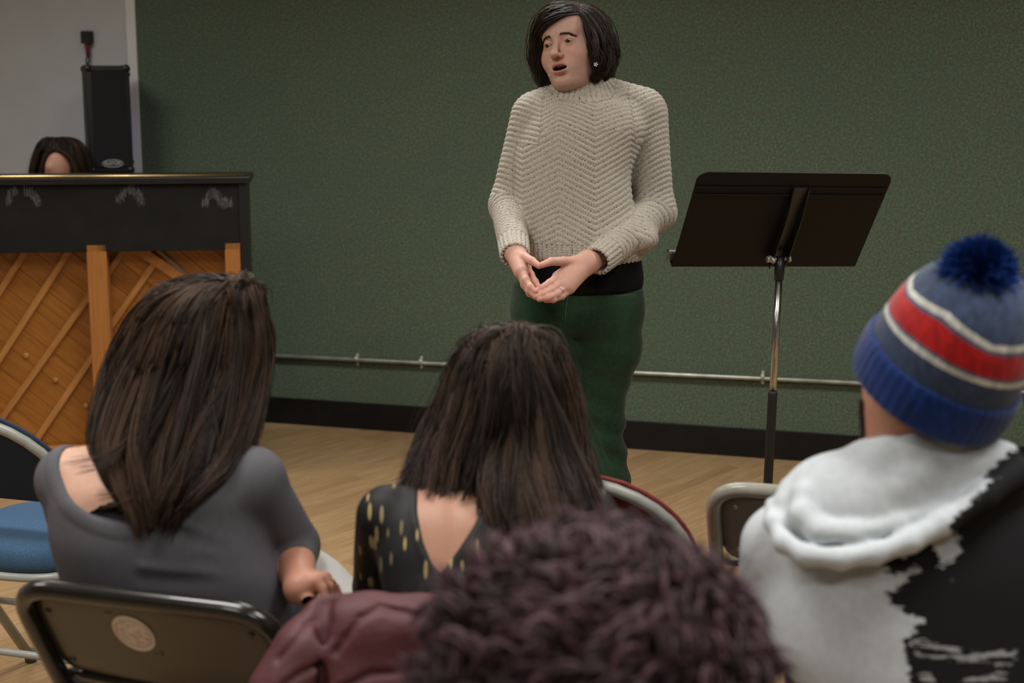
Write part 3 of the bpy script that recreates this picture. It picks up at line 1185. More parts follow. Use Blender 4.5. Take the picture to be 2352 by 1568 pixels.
c0_ = on_back(308, 1454)
bm = bmesh.new()
fan = []
Rst = 0.0365
for rr in (0.0, 0.012, 0.024, 0.032, 0.0345, Rst):
    ring = []
    for k in range(40 if rr else 1):
        a = 2 * math.pi * k / 40
        lx, lz = rr * math.cos(a), rr * math.sin(a)
        x, z = c0_.x + lx, c0_.z + lz
        y = BFR(z) + 0.004 - 0.016 * (1 - (x / 0.213) ** 2) - 0.0016
        ring.append(bm.verts.new((lx, y - c0_.y, lz)))
    fan.append(ring)
for k in range(40):
    bm.faces.new((fan[0][0], fan[1][(k + 1) % 40], fan[1][k]))
for A, B in zip(fan[1:-1], fan[2:]):
    for k in range(40):
        bm.faces.new((A[k], A[(k + 1) % 40], B[(k + 1) % 40], B[k]))
bmesh.ops.recalc_face_normals(bm, faces=bm.faces[:])
st = bm_obj('round_sticker', bm, M_STK, back)
st.location = c0_
st['label'] = 'round pale seal sticker with faded print'
for tri in ([(237, 1406), (260, 1407), (244, 1416)], [(351, 1507), (372, 1496), (377, 1508)]):
    bm = bmesh.new()
    vs = [bm.verts.new(on_back(*p)) for p in tri]
    bm.faces.new(vs)
    bmesh.ops.solidify(bm, geom=bm.faces[:], thickness=0.0004)
    bm_obj('torn_label', bm, M_TORN, back)

# ================================================================== SOFT BODIES: distance fields turned into meshes
A3 = lambda *a: np.array(a, np.float32)


def smin(a, b, k):
    h = np.clip(0.5 + 0.5 * (b - a) / k, 0, 1)
    return b + (a - b) * h - k * h * (1 - h)


def smax(a, b, k):
    return -smin(-a, -b, k)


def rc(p, a, b, ra, rb):
    a = np.asarray(a, np.float32)
    ba = np.asarray(b, np.float32) - a
    q = p - a
    t = np.clip(q @ ba / (ba @ ba), 0, 1)
    return np.sqrt(np.maximum(((q - t[:, None] * ba) ** 2).sum(1), 1e-12)) - (ra + (rb - ra) * t)


def sph(p, c, r):
    return np.sqrt(((p - np.asarray(c, np.float32)) ** 2).sum(1)) - r


def ell(p, c, r, R=None):
    q = p - np.asarray(c, np.float32)
    if R is not None:
        q = q @ np.asarray(R, np.float32)
    r = np.asarray(r, np.float32)
    k0 = np.sqrt(((q / r) ** 2).sum(1)) + 1e-6
    k1 = np.sqrt(((q / (r * r)) ** 2).sum(1)) + 1e-6
    return k0 * (k0 - 1) / k1


def chain(p, pts, rs, k=0.004):
    d = None
    for i in range(len(pts) - 1):
        e = rc(p, pts[i], pts[i + 1], rs[i], rs[i + 1])
        d = e if d is None else smin(d, e, k)
    return d


def boxd(p, c, h, R=None, rad=0.0):
    q = p - np.asarray(c, np.float32)
    if R is not None:
        q = q @ np.asarray(R, np.float32)
    q = np.abs(q) - (np.asarray(h, np.float32) - rad)
    return np.sqrt((np.maximum(q, 0) ** 2).sum(1)) + np.minimum(q.max(1), 0) - rad


class Loft:
    """stack of ellipses given by picture rows: (row, left, right, depth, half thickness)"""

    def __init__(self, rows, e=2.3):
        z, cx, cy, a, b = [], [], [], [], []
        for (y, xl, xr, d, hb) in rows:
            c = P((xl + xr) / 2, y, d)
            z.append(c[2]); cx.append(c[0]); cy.append(c[1])
            a.append((xr - xl) / 2 * m2(d)); b.append(hb)
        pts = np.array(smooth_path([np.array(q) for q in zip(z, cx, cy, a, b)], 8))
        o = np.argsort(pts[:, 0])
        self.t = pts[o]
        self.e = e

    def __call__(self, p, cap=0.03):
        t = self.t
        z = p[:, 2]
        cx, cy, a, b = (np.interp(z, t[:, 0], t[:, k]).astype(np.float32) for k in (1, 2, 3, 4))
        x, y = np.abs(p[:, 0] - cx) / a, np.abs(p[:, 1] - cy) / b
        e = self.e
        k = (x ** e + y ** e + 1e-9) ** (1 / e)
        g = np.sqrt((x ** (e - 1) / a) ** 2 + (y ** (e - 1) / b) ** 2) / np.maximum(k, 1e-3) ** (e - 1) + 1e-6
        d = (k - 1) / np.maximum(g, 1 / np.maximum(a, b))
        return smax(smax(d, z - t[-1, 0], cap), t[0, 0] - z, cap)


_wr = np.random.default_rng(5)


class Wob:
    """smooth pseudo noise from sines"""

    def __init__(self, freq, n=7, aniso=(1, 1, 1)):
        k = _wr.normal(size=(n, 3))
        k /= np.linalg.norm(k, axis=1)[:, None]
        self.k = (k * freq * _wr.uniform(0.6, 1.4, (n, 1)) * np.array(aniso)).astype(np.float32)
        self.ph = _wr.uniform(0, 6.28, n).astype(np.float32)

    def __call__(self, p):
        return np.sin(p @ self.k.T + self.ph).mean(1)


def surf(fn, lo, hi, h):
    lo = np.asarray(lo, np.float64)
    B = 8
    nb = np.ceil((np.asarray(hi) - lo) / (B * h)).astype(int)
    g = np.stack(np.meshgrid(*[np.arange(n) for n in nb], indexing='ij'), -1).reshape(-1, 3)
    cen = (lo + (g + 0.5) * B * h).astype(np.float32)
    d = np.concatenate([fn(cen[i:i + 200000]) for i in range(0, len(cen), 200000)])
    act = np.abs(d) < B * h * 1.15 + h
    big = np.where(d < 0, -1.0, 1.0).astype(np.float32).reshape(nb)
    D = np.pad(big.repeat(B, 0).repeat(B, 1).repeat(B, 2), ((0, 1),) * 3, mode='edge')
    ga = g[act]
    loc = np.stack(np.meshgrid(*[np.arange(B + 1)] * 3, indexing='ij'), -1).reshape(-1, 3)
    for i in range(0, len(ga), 350):
        idx = ga[i:i + 350, None, :] * B + loc[None]
        pts = (lo + idx.reshape(-1, 3) * h).astype(np.float32)
        f = idx.reshape(-1, 3)
        D[f[:, 0], f[:, 1], f[:, 2]] = fn(pts)
    neg = D < 0
    cnt = np.zeros(tuple(np.array(D.shape) - 1), np.uint8)
    for a in (0, 1):
        for b in (0, 1):
            for c in (0, 1):
                cnt += neg[a:D.shape[0] - 1 + a, b:D.shape[1] - 1 + b, c:D.shape[2] - 1 + c]
    cells = np.argwhere((cnt > 0) & (cnt < 8))
    cor = np.array([(a, b, c) for a in (0, 1) for b in (0, 1) for c in (0, 1)])
    val = np.stack([D[cells[:, 0] + a, cells[:, 1] + b, cells[:, 2] + c] for a, b, c in cor], 1)
    acc = np.zeros((len(cells), 3))
    num = np.zeros(len(cells))
    for i in range(8):
        for j in range(i + 1, 8):
            if np.abs(cor[i] - cor[j]).sum() != 1:
                continue
            x = (val[:, i] < 0) != (val[:, j] < 0)
            t = val[:, i] / np.where(x, val[:, i] - val[:, j], 1)
            q = cor[i] + (cor[j] - cor[i]) * t[:, None]
            acc[x] += q[x]
            num += x
    V = lo + (cells + acc / num[:, None]) * h
    vid = np.full(cnt.shape, -1, np.int32)
    vid[cells[:, 0], cells[:, 1], cells[:, 2]] = np.arange(len(cells))
    F = []
    for ax in range(3):
        u, v = (ax + 1) % 3, (ax + 2) % 3
        s0 = [slice(None)] * 3
        s1 = [slice(None)] * 3
        s0[ax] = slice(0, -1)
        s1[ax] = slice(1, None)
        ch = neg[tuple(s0)] != neg[tuple(s1)]
        e = np.argwhere(ch)
        e = e[(e[:, u] > 0) & (e[:, v] > 0) & (e[:, u] < cnt.shape[u]) & (e[:, v] < cnt.shape[v])]
        if not len(e):
            continue
        sgn = neg[e[:, 0], e[:, 1], e[:, 2]]
        def cid(du_, dv_):
            q = e.copy()
            q[:, u] -= du_
            q[:, v] -= dv_
            return vid[q[:, 0], q[:, 1], q[:, 2]]
        quad = np.stack([cid(1, 1), cid(0, 1), cid(0, 0), cid(1, 0)], 1)
        quad[~sgn] = quad[~sgn][:, ::-1]
        F.append(quad[(quad >= 0).all(1)])
    return V.astype(np.float32), np.concatenate(F)


def grad(fn, V, e=0.0015):
    V = V.astype(np.float32)
    g = np.stack([fn(V + A3(e, 0, 0)) - fn(V - A3(e, 0, 0)), fn(V + A3(0, e, 0)) - fn(V - A3(0, e, 0)), fn(V + A3(0, 0, e)) - fn(V - A3(0, 0, e))], 1)
    return g / (np.linalg.norm(g, axis=1)[:, None] + 1e-9)


def bounds(pts, m=0.05):
    pts = np.array(pts)
    return pts.min(0) - m, pts.max(0) + m


def in_poly(x, y, poly):
    """signed distance to a polygon, negative inside"""
    d = np.full(len(x), 1e9)
    ins = np.zeros(len(x), bool)
    n = len(poly)
    for i in range(n):
        ax, ay = poly[i]
        bx_, by_ = poly[(i + 1) % n]
        ex, ey = bx_ - ax, by_ - ay
        wx, wy = x - ax, y - ay
        t = np.clip((wx * ex + wy * ey) / (ex * ex + ey * ey + 1e-12), 0, 1)
        d = np.minimum(d, (wx - ex * t) ** 2 + (wy - ey * t) ** 2)
        c = ((ay > y) != (by_ > y)) & (x < (bx_ - ax) * (y - ay) / (by_ - ay + 1e-12) + ax)
        ins ^= c
    d = np.sqrt(d)
    return np.where(ins, -d, d).astype(np.float32)


# ------------------------------------------------------------------ strands
def strands_mesh(name, C, r, taper=0.35, sides=3, tint=None, extra=None):
    """C (S,T,3) centre lines, r (S,) radius -> mesh of thin tubes"""
    S, T, _ = C.shape
    tg = np.gradient(C, axis=1)
    tg /= np.linalg.norm(tg, axis=2, keepdims=True) + 1e-9
    ref = np.tile(np.array([0.31, 0.42, 0.85]), (S, 1))[:, None, :]
    x = ref - tg * (tg * ref).sum(2, keepdims=True)
    x /= np.linalg.norm(x, axis=2, keepdims=True) + 1e-9
    y = np.cross(tg, x)
    tt = np.linspace(0, 1, T)
    rr = r[:, None] * (1 - (1 - taper) * np.clip((tt - 0.55) / 0.45, 0, 1) ** 1.5)[None]
    ring = []
    for k in range(sides):
        a = 2 * math.pi * k / sides
        ring.append(C + (x * math.cos(a) + y * math.sin(a)) * rr[..., None])
    V = np.stack(ring, 2).reshape(-1, 3)  # S,T,sides
    base = (np.arange(S)[:, None, None] * T + np.arange(T - 1)[None, :, None]) * sides
    k = np.arange(sides)[None, None, :]
    k2 = (k + 1) % sides
    F = np.stack([base + k, base + k2, base + sides + k2, base + sides + k], -1).reshape(-1, 4)
    tv = np.repeat(tint if tint is not None else np.zeros(S), T * sides)
    if extra is not None:
        EV, EF, et = extra
        F = np.concatenate([F, EF + len(V)])
        V = np.concatenate([V, EV])
        tv = np.concatenate([tv, np.full(len(EV), et)])
    return np_mesh(name, V, F, True, {'tint': tv})


def guide_strands(G, n, T=18, jitter=0.004, core=None, rho=(0.93, 1.02), clumps=60, clump=0.5, wave=0.003, wfreq=9, end=(0.86, 1.0), closed=False, seed=1):
    """G (K,Tg,3) guides side by side; strands drawn between neighbours"""
    rg = np.random.default_rng(seed)
    G = np.asarray(G, float)
    K = G.shape[0]
    # resample guides to T points along length
    tg_ = np.linspace(0, 1, G.shape[1])
    tt = np.linspace(0, 1, T)
    Gs = np.stack([np.stack([np.interp(tt, tg_, G[k, :, c]) for c in range(3)], 1) for k in range(K)])
    cu = np.sort(rg.uniform(0, K if closed else K - 1 - 1e-6, clumps))
    u = rg.uniform(0, K if closed else K - 1 - 1e-6, n)
    ci = np.abs(u[:, None] - cu[None]).argmin(1)
    cl = rg.beta(2, 2, n) * clump
    en = rg.uniform(*end, n)
    tloc = tt[None] * en[:, None]
    blend = (cl[:, None] * np.clip(tt[None] * 1.4 - 0.15, 0, 1))
    uu = u[:, None] * (1 - blend) + cu[ci][:, None] * blend
    i0 = np.floor(uu).astype(int)
    w = (uu - i0)[..., None]
    i1 = (i0 + 1) % K if closed else np.minimum(i0 + 1, K - 1)
    i0 = i0 % K
    ti = tloc * (T - 1)
    j0 = np.clip(np.floor(ti).astype(int), 0, T - 2)
    tw = (ti - j0)[..., None]
    def at(i):
        return Gs[i, j0] * (1 - tw) + Gs[i, j0 + 1] * tw
    C = at(i0) * (1 - w) + at(i1) * w
    if core is not None:
        co = np.stack([np.interp(tt, np.linspace(0, 1, len(core)), np.asarray(core)[:, c]) for c in range(3)], 1)
        cc = co[j0] * (1 - tw) + co[j0 + 1] * tw
        rh = rg.uniform(*rho, n)[:, None, None]
        # clump centres ride proud or low, so locks show
        rc_ = (rg.uniform(-0.03, 0.03, clumps)[ci])[:, None, None] * np.clip(tt * 2, 0, 1)[None, :, None]
        C = cc + (C - cc) * (rh + rc_)
    ph = rg.uniform(0, 6.28, (clumps, 3))[ci]
    fr_ = rg.uniform(0.6, 1.4, (clumps, 1))[ci] * wfreq
    amp = wave * rg.uniform(0.4, 1.6, (clumps, 1))[ci]
    env = np.clip(tt * 1.5, 0, 1)[None, :, None]
    C = C + np.sin(tt[None, :, None] * fr_[:, None] + ph[:, None, :]) * amp[:, None] * env
    C = C + rg.normal(0, jitter, (n, 1, 3)) * env + np.cumsum(rg.normal(0, jitter * 0.12, (n, T, 3)), 1)
    tint = np.clip(0.5 + 0.35 * rg.normal(size=clumps)[ci] + 0.2 * rg.normal(size=n), 0, 1)
    return C, tint


def grid_faces(K, T, closed=False, flip=False):
    F = []
    for k in range(K if closed else K - 1):
        for t in range(T - 1):
            a, b = k * T + t, ((k + 1) % K) * T + t
            F.append((a, b, b + 1, a + 1) if not flip else (a, a + 1, b + 1, b))
    return np.array(F)


def hair_mat(name, dark, light, rough=0.36, sheen=0.0, spec=0.5):
    t = NT(name)
    a = t.attr('tint')
    t.base(t.ramp(a.outputs['Fac'], [(0.0, dark), (1.0, light)]))
    t.set(Roughness=rough, Specular_IOR_Level=spec)
    return t.m


def skin_mat(name, col, rough=0.5):
    t = NT(name)
    a = t.attr('tint')
    n_ = t.noise(t.coords(), 130, 4, 0.6)
    n2 = t.noise(t.coords(), 22, 3)
    c = t.mix(t.ramp(n_, [(0.35, (0, 0, 0)), (0.7, (0.35, 0.35, 0.35))]), (*col, 1), tuple(x * y for x, y in zip(col, (0.88, 0.72, 0.68))), 'MIX')
    c = t.mix(t.ramp(n2, [(0.4, (0, 0, 0)), (0.7, (0.4, 0.4, 0.4))]), c, tuple(x * y for x, y in zip(col, (1.02, 0.86, 0.84))), 'MIX')
    c = t.mix(1.0, c, a.outputs['Color'], 'MULTIPLY')
    t.base(c)
    t.set(Roughness=rough, Specular_IOR_Level=0.4, Subsurface_Weight=0.12, Subsurface_Scale=0.006)
    t.b.inputs['Subsurface Radius'].default_value = (1.0, 0.35, 0.2)
    t.bump(n_, 0.12, 0.001)
    return t.m


def merge(parts):
    Vs, Fs, Ts = [], [], []
    n = 0
    for V, F, T_ in parts:
        Vs.append(V)
        Fs.append(F + n)
        Ts.append(np.tile(np.array(T_, np.float32), (len(V), 1)) if np.ndim(T_) == 1 else T_)
        n += len(V)
    return np.concatenate(Vs), np.concatenate(Fs), np.concatenate(Ts)


def wobj(name, me, mat, parent):
    return link(name, me, mat, parent, True)


WHT = (1.0, 1.0, 1.0)

# ================================================================== THE SINGER
M_SKIN1 = skin_mat('pale_skin', (0.66, 0.42, 0.335), 0.55)
BD = 3.80
man_foot = PZ(1325, 1500, 0)
man_foot = np.array([P(1325, 700, BD)[0], P(1325, 700, BD)[1], 0.0])
man = empty('person', tuple(man_foot), 0, 'person standing in a cream chevron-knit sweater and green trousers, hands steepled, mouth open', 'person')

# head frame
Fh = np.array([-math.sin(math.radians(32)), -math.cos(math.radians(32)), 0.04])
Fh /= np.linalg.norm(Fh)
Uh = np.array([-math.sin(math.radians(12)), 0.0, math.cos(math.radians(12))])
Uh -= Fh * (Uh @ Fh)
Uh /= np.linalg.norm(Uh)
Rh = np.cross(Fh, Uh)
HB = np.stack([Rh, Fh, Uh], 1)          # local -> world columns
HS = 1.0
eye_mid = P(1281, 98.5, 3.70)
HC = eye_mid - Fh * 0.083 * HS


def to_head(p):
    return ((p - HC.astype(np.float32)) @ HB.astype(np.float32)) / HS


def from_head(q):
    return (np.asarray(q) * HS) @ HB.T + HC


EYE = (0.0318, 0.0720, -0.001)


def warp(q):
    q = q.copy()
    z = q[:, 2]
    q[:, 2] = np.where(z < -0.028, -0.028 + (z + 0.028) / 0.83, z)
    return q


def unwarp(z):
    return z if z > -0.028 else -0.028 + (z + 0.028) * 0.83


def head_local(q):
    q = warp(q)
    qs = q.copy()
    qs[:, 0] = np.abs(qs[:, 0])
    d = smin(ell(q, (0, -0.022, 0.022), (0.079, 0.096, 0.080)), ell(q, (0, 0.018, -0.035), (0.069, 0.068, 0.085)), 0.03)
    d = smin(d, ell(q, (0, 0.042, 0.040), (0.062, 0.044, 0.045)), 0.03)
    d = smin(d, ell(q, (0, 0.026, -0.090), (0.058, 0.056, 0.040)), 0.03)
    d = smin(d, sph(qs, (0.050, 0.0, -0.072), 0.020), 0.035)
    d = smin(d, ell(q, (0, 0.070, -0.113), (0.024, 0.020, 0.018)), 0.022)
    d = smin(d, ell(q, (0, 0.03, -0.120), (0.045, 0.045, 0.022)), 0.03)
    d = smin(d, ell(qs, (0.038, 0.048, -0.036), (0.027, 0.030, 0.028)), 0.035)
    d = smin(d, rc(qs, (0.008, 0.080, 0.021), (0.042, 0.070, 0.024), 0.010, 0.008), 0.016)
    d = smax(d, -ell(qs, (0.033, 0.098, -0.002), (0.021, 0.018, 0.014)), 0.012)
    # muzzle, lips, mouth
    d = smin(d, ell(q, (0, 0.068, -0.070), (0.036, 0.026, 0.030)), 0.02)
    up = [(0.027, 0.079, -0.0685), (0.014, 0.090, -0.0630), (0.005, 0.0945, -0.0605), (0.0, 0.0940, -0.0615)]
    d = smin(d, chain(qs, up, [0.0030, 0.0048, 0.0055, 0.0052]), 0.006)
    lw = [(0.026, 0.079, -0.0705), (0.016, 0.0865, -0.0815), (0.006, 0.0905, -0.0855), (0.0, 0.091, -0.0860)]
    d = smin(d, chain(qs, lw, [0.0030, 0.0055, 0.0066, 0.0066]), 0.006)
    d = smax(d, -ell(q, (0, 0.092, -0.0735), (0.0215, 0.030, 0.0078)), 0.0035)
    d = smax(d, -ell(q, (0, 0.094, -0.099), (0.020, 0.010, 0.006)), 0.012)
    # nose
    d = smin(d, rc(q, (0, 0.082, 0.012), (0, 0.108, -0.029), 0.0065, 0.0092), 0.011)
    d = smin(d, ell(q, (0, 0.109, -0.0325), (0.0108, 0.0115, 0.0095)), 0.007)
    d = smin(d, ell(qs, (0.0118, 0.095, -0.0365), (0.0072, 0.0105, 0.0075)), 0.006)
    d = smax(d, -ell(qs, (0.0066, 0.1030, -0.0455), (0.0040, 0.0062, 0.0055)), 0.003)
    # lids
    lid = sph(qs, EYE, 0.0147)
    lid = smax(lid, -ell(qs, (EYE[0] + 0.0005, EYE[1] + 0.014, EYE[2] - 0.0005), (0.0138, 0.012, 0.0046)), 0.0018)
    d = smin(d, lid, 0.006)
    d = smax(d, -ell(qs, (EYE[0], EYE[1] + 0.012, EYE[2] - 0.0005), (0.0134, 0.014, 0.0044)), 0.0015)
    # ears
    d = smin(d, ell(qs, (0.080, -0.012, -0.015), (0.010, 0.019, 0.031)), 0.008)
    # neck
    d = smin(d, rc(q, (0, -0.025, -0.06), (0.0, -0.045, -0.20), 0.058, 0.060), 0.02)
    return d


def head_fn(p):
    return head_local(to_head(p)) * HS


def head_tint(V):
    q = warp(to_head(V.astype(np.float32)))
    ax = np.abs(q[:, 0])
    T_ = np.ones((len(V), 3), np.float32)
    def blendc(mask, col):
        nonlocal T_
        m_ = np.clip(mask, 0, 1)[:, None]
        T_ = T_ * (1 - m_) + np.array(col, np.float32) * m_
    qs = q.copy()
    qs[:, 0] = ax
    # blush
    blendc(0.55 * np.exp(-((ax - 0.04) ** 2 + (q[:, 2] + 0.035) ** 2) / 0.0007), (0.98, 0.84, 0.82))
    blendc(0.5 * np.exp(-((ax) ** 2 + (q[:, 2] + 0.038) ** 2) / 0.0003), (0.98, 0.80, 0.78))
    # beard shadow on jaw and upper lip
    bs = np.clip((-q[:, 2] - 0.072) / 0.03, 0, 1) * (q[:, 1] > -0.03)
    bs = np.maximum(bs, 0.6 * np.exp(-((q[:, 2] + 0.052) / 0.007) ** 2) * (ax < 0.024) * (q[:, 1] > 0.07))
    blendc(0.38 * bs, (0.66, 0.64, 0.66))
    # skin round the eyes
    blendc(0.45 * np.exp(-((ax - 0.032) ** 2 / 0.0003 + (q[:, 2] + 0.004) ** 2 / 0.00018)) * (q[:, 1] > 0.05), (0.80, 0.66, 0.66))
    # lips
    up = chain(qs, [(0.027, 0.079, -0.0685), (0.014, 0.090, -0.0630), (0.005, 0.0945, -0.0605), (0.0, 0.0940, -0.0615)], [0.003, 0.0048, 0.0055, 0.0052])
    lw = chain(qs, [(0.026, 0.079, -0.0705), (0.016, 0.0865, -0.0815), (0.006, 0.0905, -0.0855), (0.0, 0.091, -0.0860)], [0.003, 0.0055, 0.0066, 0.0066])
    lip = np.minimum(up, lw)
    blendc(0.9 * np.clip(1 - (lip - 0.0006) / 0.002, 0, 1), (0.86, 0.56, 0.56))
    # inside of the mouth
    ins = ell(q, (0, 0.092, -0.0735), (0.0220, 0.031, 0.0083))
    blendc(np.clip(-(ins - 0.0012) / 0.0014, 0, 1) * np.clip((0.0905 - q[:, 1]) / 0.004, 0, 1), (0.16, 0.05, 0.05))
    # two small moles
    for m_ in ((0.019, 0.084, -0.101), (-0.028, 0.068, -0.104)):
        blendc(0.8 * np.clip(1 - (sph(q, m_, 0.0018)) / 0.0015, 0, 1) * (np.abs(q[:, 2] - m_[2]) < 0.004), (0.35, 0.25, 0.22))
    return T_


hl, hh = bounds([from_head(c) for c in ((-.1, -.13, -.17), (.1, .13, .13), (.1, -.13, -.17), (-.1, .13, .13), (-.1, -.13, .13), (.1, .13, -.17), (-.1, .13, -.17), (.1, -.13, .13))], 0.0)
headV, headF = surf(head_fn, hl, hh, 0.0017)
headT = head_tint(headV)

# ---- hands (joints: pixel + depth), palms facing, finger tips together
J = lambda L: [P(*q) for q in L]
LH = {
    'thumb': (J([(1322, 602, 3.600), (1294, 600, 3.575), (1266, 600.5, 3.545), (1243, 609, 3.525)]), [0.0150, 0.0118, 0.0100, 0.0078]),
    'index': (J([(1281, 636, 3.570), (1263, 650, 3.545), (1242, 662, 3.525), (1227, 671, 3.515)]), [0.0118, 0.0098, 0.0086, 0.0070]),
    'middle': (J([(1289, 650, 3.560), (1266, 666, 3.535), (1246, 676, 3.515), (1230, 681, 3.507)]), [0.0118, 0.0098, 0.0086, 0.0070]),
    'ring': (J([(1298, 660, 3.560), (1277, 676, 3.535), (1256, 684, 3.515), (1238, 687, 3.507)]), [0.0112, 0.0094, 0.0082, 0.0068]),
    'pinky': (J([(1309, 664, 3.570), (1290, 680, 3.548), (1271, 688, 3.53), (1254, 690, 3.52)]), [0.0105, 0.0084, 0.0074, 0.0062]),
}
LWR = P(1350, 602, 3.62)
RH_ = {
    'thumb': (J([(1195, 588, 3.600), (1206, 591, 3.575), (1222, 599, 3.545), (1238, 610.5, 3.525)]), [0.0140, 0.0118, 0.0100, 0.0078]),
    'index': (J([(1208, 612, 3.590), (1219, 631, 3.575), (1229, 647, 3.555), (1237, 659, 3.54)]), [0.0112, 0.0094, 0.0084, 0.0068]),
    'middle': (J([(1200, 622, 3.555), (1208, 643, 3.530), (1218, 659, 3.515), (1229, 669, 3.507)]), [0.0116, 0.0098, 0.0086, 0.0070]),
    'ring': (J([(1196, 624, 3.560), (1205, 649, 3.535), (1215, 667, 3.518), (1228, 679, 3.508)]), [0.0110, 0.0092, 0.0080, 0.0066]),
    'pinky': (J([(1194, 626, 3.57), (1204, 655, 3.55), (1216, 674, 3.53), (1231, 684, 3.52)]), [0.0100, 0.0082, 0.0072, 0.0060]),
}
RWR = P(1181, 574, 3.63)


def hand_fn(H, wr, fore):
    def fn(p):
        d = rc(p, fore, wr, 0.031, 0.0255)
        palm = None
        for k in ('index', 'middle', 'ring', 'pinky'):
            e = rc(p, wr, H[k][0][0], 0.0205, H[k][1][0] + 0.002)
            palm = e if palm is None else smin(palm, e, 0.016)
        d = smin(d, palm, 0.02)
        d = smin(d, rc(p, wr, H['thumb'][0][0], 0.019, 0.0155), 0.014)
        d = smin(d, rc(p, H['thumb'][0][0], H['index'][0][0], 0.0105, 0.0100), 0.012)
        f_all = None
        for k in ('index', 'middle', 'ring', 'pinky'):
            f = chain(p, *H[k], k=0.003)
            # knuckle swellings
            for j in (1, 2):
                f = smin(f, sph(p, H[k][0][j], H[k][1][j] + 0.0006), 0.004)
            d = smin(d, f, 0.0035)
        d = smin(d, chain(p, *H['thumb'], k=0.004), 0.006)
        return d
    return fn


LF, RF = P(1415, 575, 3.74), P(1160, 510, 3.78)
lfn, rfn = hand_fn(LH, LWR, LF), hand_fn(RH_, RWR, RF)


def hand_tint(V, H):
    T_ = np.tile(np.array([0.97, 0.88, 0.86], np.float32), (len(V), 1))
    for k, (pts, rs) in H.items():
        m_ = 0.65 * np.exp(-(sph(V, pts[-1], 0.0) / 0.02) ** 2)
        m_ = np.maximum(m_, 0.35 * np.exp(-(sph(V, pts[1], 0.0) / 0.012) ** 2))
        T_ = T_ * (1 - m_[:, None]) + np.array([1.0, 0.76, 0.73], np.float32) * m_[:, None]
    return T_


allp = [q for v in LH.values() for q in v[0]] + [LWR, P(1385, 590, 3.68)]
LV, LFc = surf(lfn, *bounds(allp, 0.03), 0.0015)
allp = [q for v in RH_.values() for q in v[0]] + [RWR, P(1172, 545, 3.70)]
RV, RFc = surf(rfn, *bounds(allp, 0.03), 0.0015)

# ---- hidden body under the clothes
SHL, ELL_, WRL = P(1476, 268, 3.82), P(1504, 487, 3.845), P(1372, 598, 3.635)
SHR, ELR, WRR = P(1224, 268, 3.80), P(1169, 470, 3.83), P(1184, 578, 3.635)
HPL, KNL, ANL = P(1392, 715, 3.80), P(1384, 1085, 3.80), None
HPR, KNR = P(1248, 715, 3.80), P(1262, 1085, 3.80)
ANL = np.array([KNL[0] + 0.015, KNL[1] + 0.02, 0.09])
ANR = np.array([KNR[0] - 0.02, KNR[1] + 0.02, 0.09])
torso_rows = [(222, 1255, 1420, 3.80, 0.085), (245, 1222, 1466, 3.80, 0.105), (290, 1196, 1486, 3.80, 0.125), (345, 1184, 1466, 3.80, 0.130), (400, 1181, 1450, 3.80, 0.130), (470, 1183, 1455, 3.80, 0.130), (535, 1194, 1468, 3.80, 0.132), (575, 1201, 1474, 3.80, 0.130), (601, 1203, 1478, 3.80, 0.128)]
torso_l = Loft(torso_rows, 2.25)


def body_fn(p):
    d = torso_l(p) + 0.018
    d = smin(d, rc(p, P(1330, 190, 3.80), P(1340, 250, 3.80), 0.055, 0.06), 0.03)
    for s_, e_, w_ in ((SHL, ELL_, LWR), (SHR, ELR, RWR)):
        d = smin(d, chain(p, [s_, e_, w_], [0.045, 0.036, 0.025]), 0.02)
    d = smin(d, ell(p, P(1322, 660, 3.80), (0.13, 0.085, 0.12)), 0.04)
    for h_, k_, a_ in ((HPL, KNL, ANL), (HPR, KNR, ANR)):
        d = smin(d, chain(p, [h_, k_, a_], [0.06, 0.036, 0.03]), 0.02)
    return d


bV, bF = surf(body_fn, *bounds([SHL, SHR, ELL_, ELR, WRL, ANL, ANR, P(1330, 180, 3.8)], 0.09), 0.012)
V, F, T_ = merge([(headV, headF, headT), (LV, LFc, hand_tint(LV, LH)), (RV, RFc, hand_tint(RV, RH_)), (bV, bF, WHT)])
body = wobj('body', np_mesh('body', V, F, True, {'tint': T_}), M_SKIN1, man)


# eyes
def eye_mat():
    t = NT('eye')
    a = t.attr('tint')
    t.base(t.mix(1.0, a.outputs['Color'], (1, 1, 1, 1), 'MULTIPLY'))
    t.set(Roughness=0.12, Coat_Weight=0.5)
    return t.m


M_EYE = eye_mat()
for sx in (-1, 1):
    c = np.array([sx * EYE[0], EYE[1], EYE[2]])
    n1, n2 = 28, 40
    V, F, T_ = [], [], []
    gaze = np.array([0.05, 0.99, 0.02])
    gaze /= np.linalg.norm(gaze)
    ux = np.cross(gaze, [0, 0, 1])
    ux /= np.linalg.norm(ux)
    uz = np.cross(ux, gaze)
    for i in range(n1 + 1):
        a = math.pi * i / n1
        for j in range(n2):
            b = 2 * math.pi * j / n2
            dv_ = gaze * math.cos(a) + (ux * math.cos(b) + uz * math.sin(b)) * math.sin(a)
            V.append(from_head(c + dv_ * 0.0129))
            T_.append((0.012, 0.009, 0.008) if a < 0.20 else ((0.045, 0.022, 0.011) if a < 0.50 else ((0.02, 0.012, 0.009) if a < 0.56 else (0.34, 0.27, 0.245))))
    for i in range(n1):
        for j in range(n2):
            F.append((i * n2 + j, i * n2 + (j + 1) % n2, (i + 1) * n2 + (j + 1) % n2, (i + 1) * n2 + j))
    wobj('eye', np_mesh('eye', np.array(V), np.array(F), True, {'tint': np.array(T_)}), M_EYE, body)
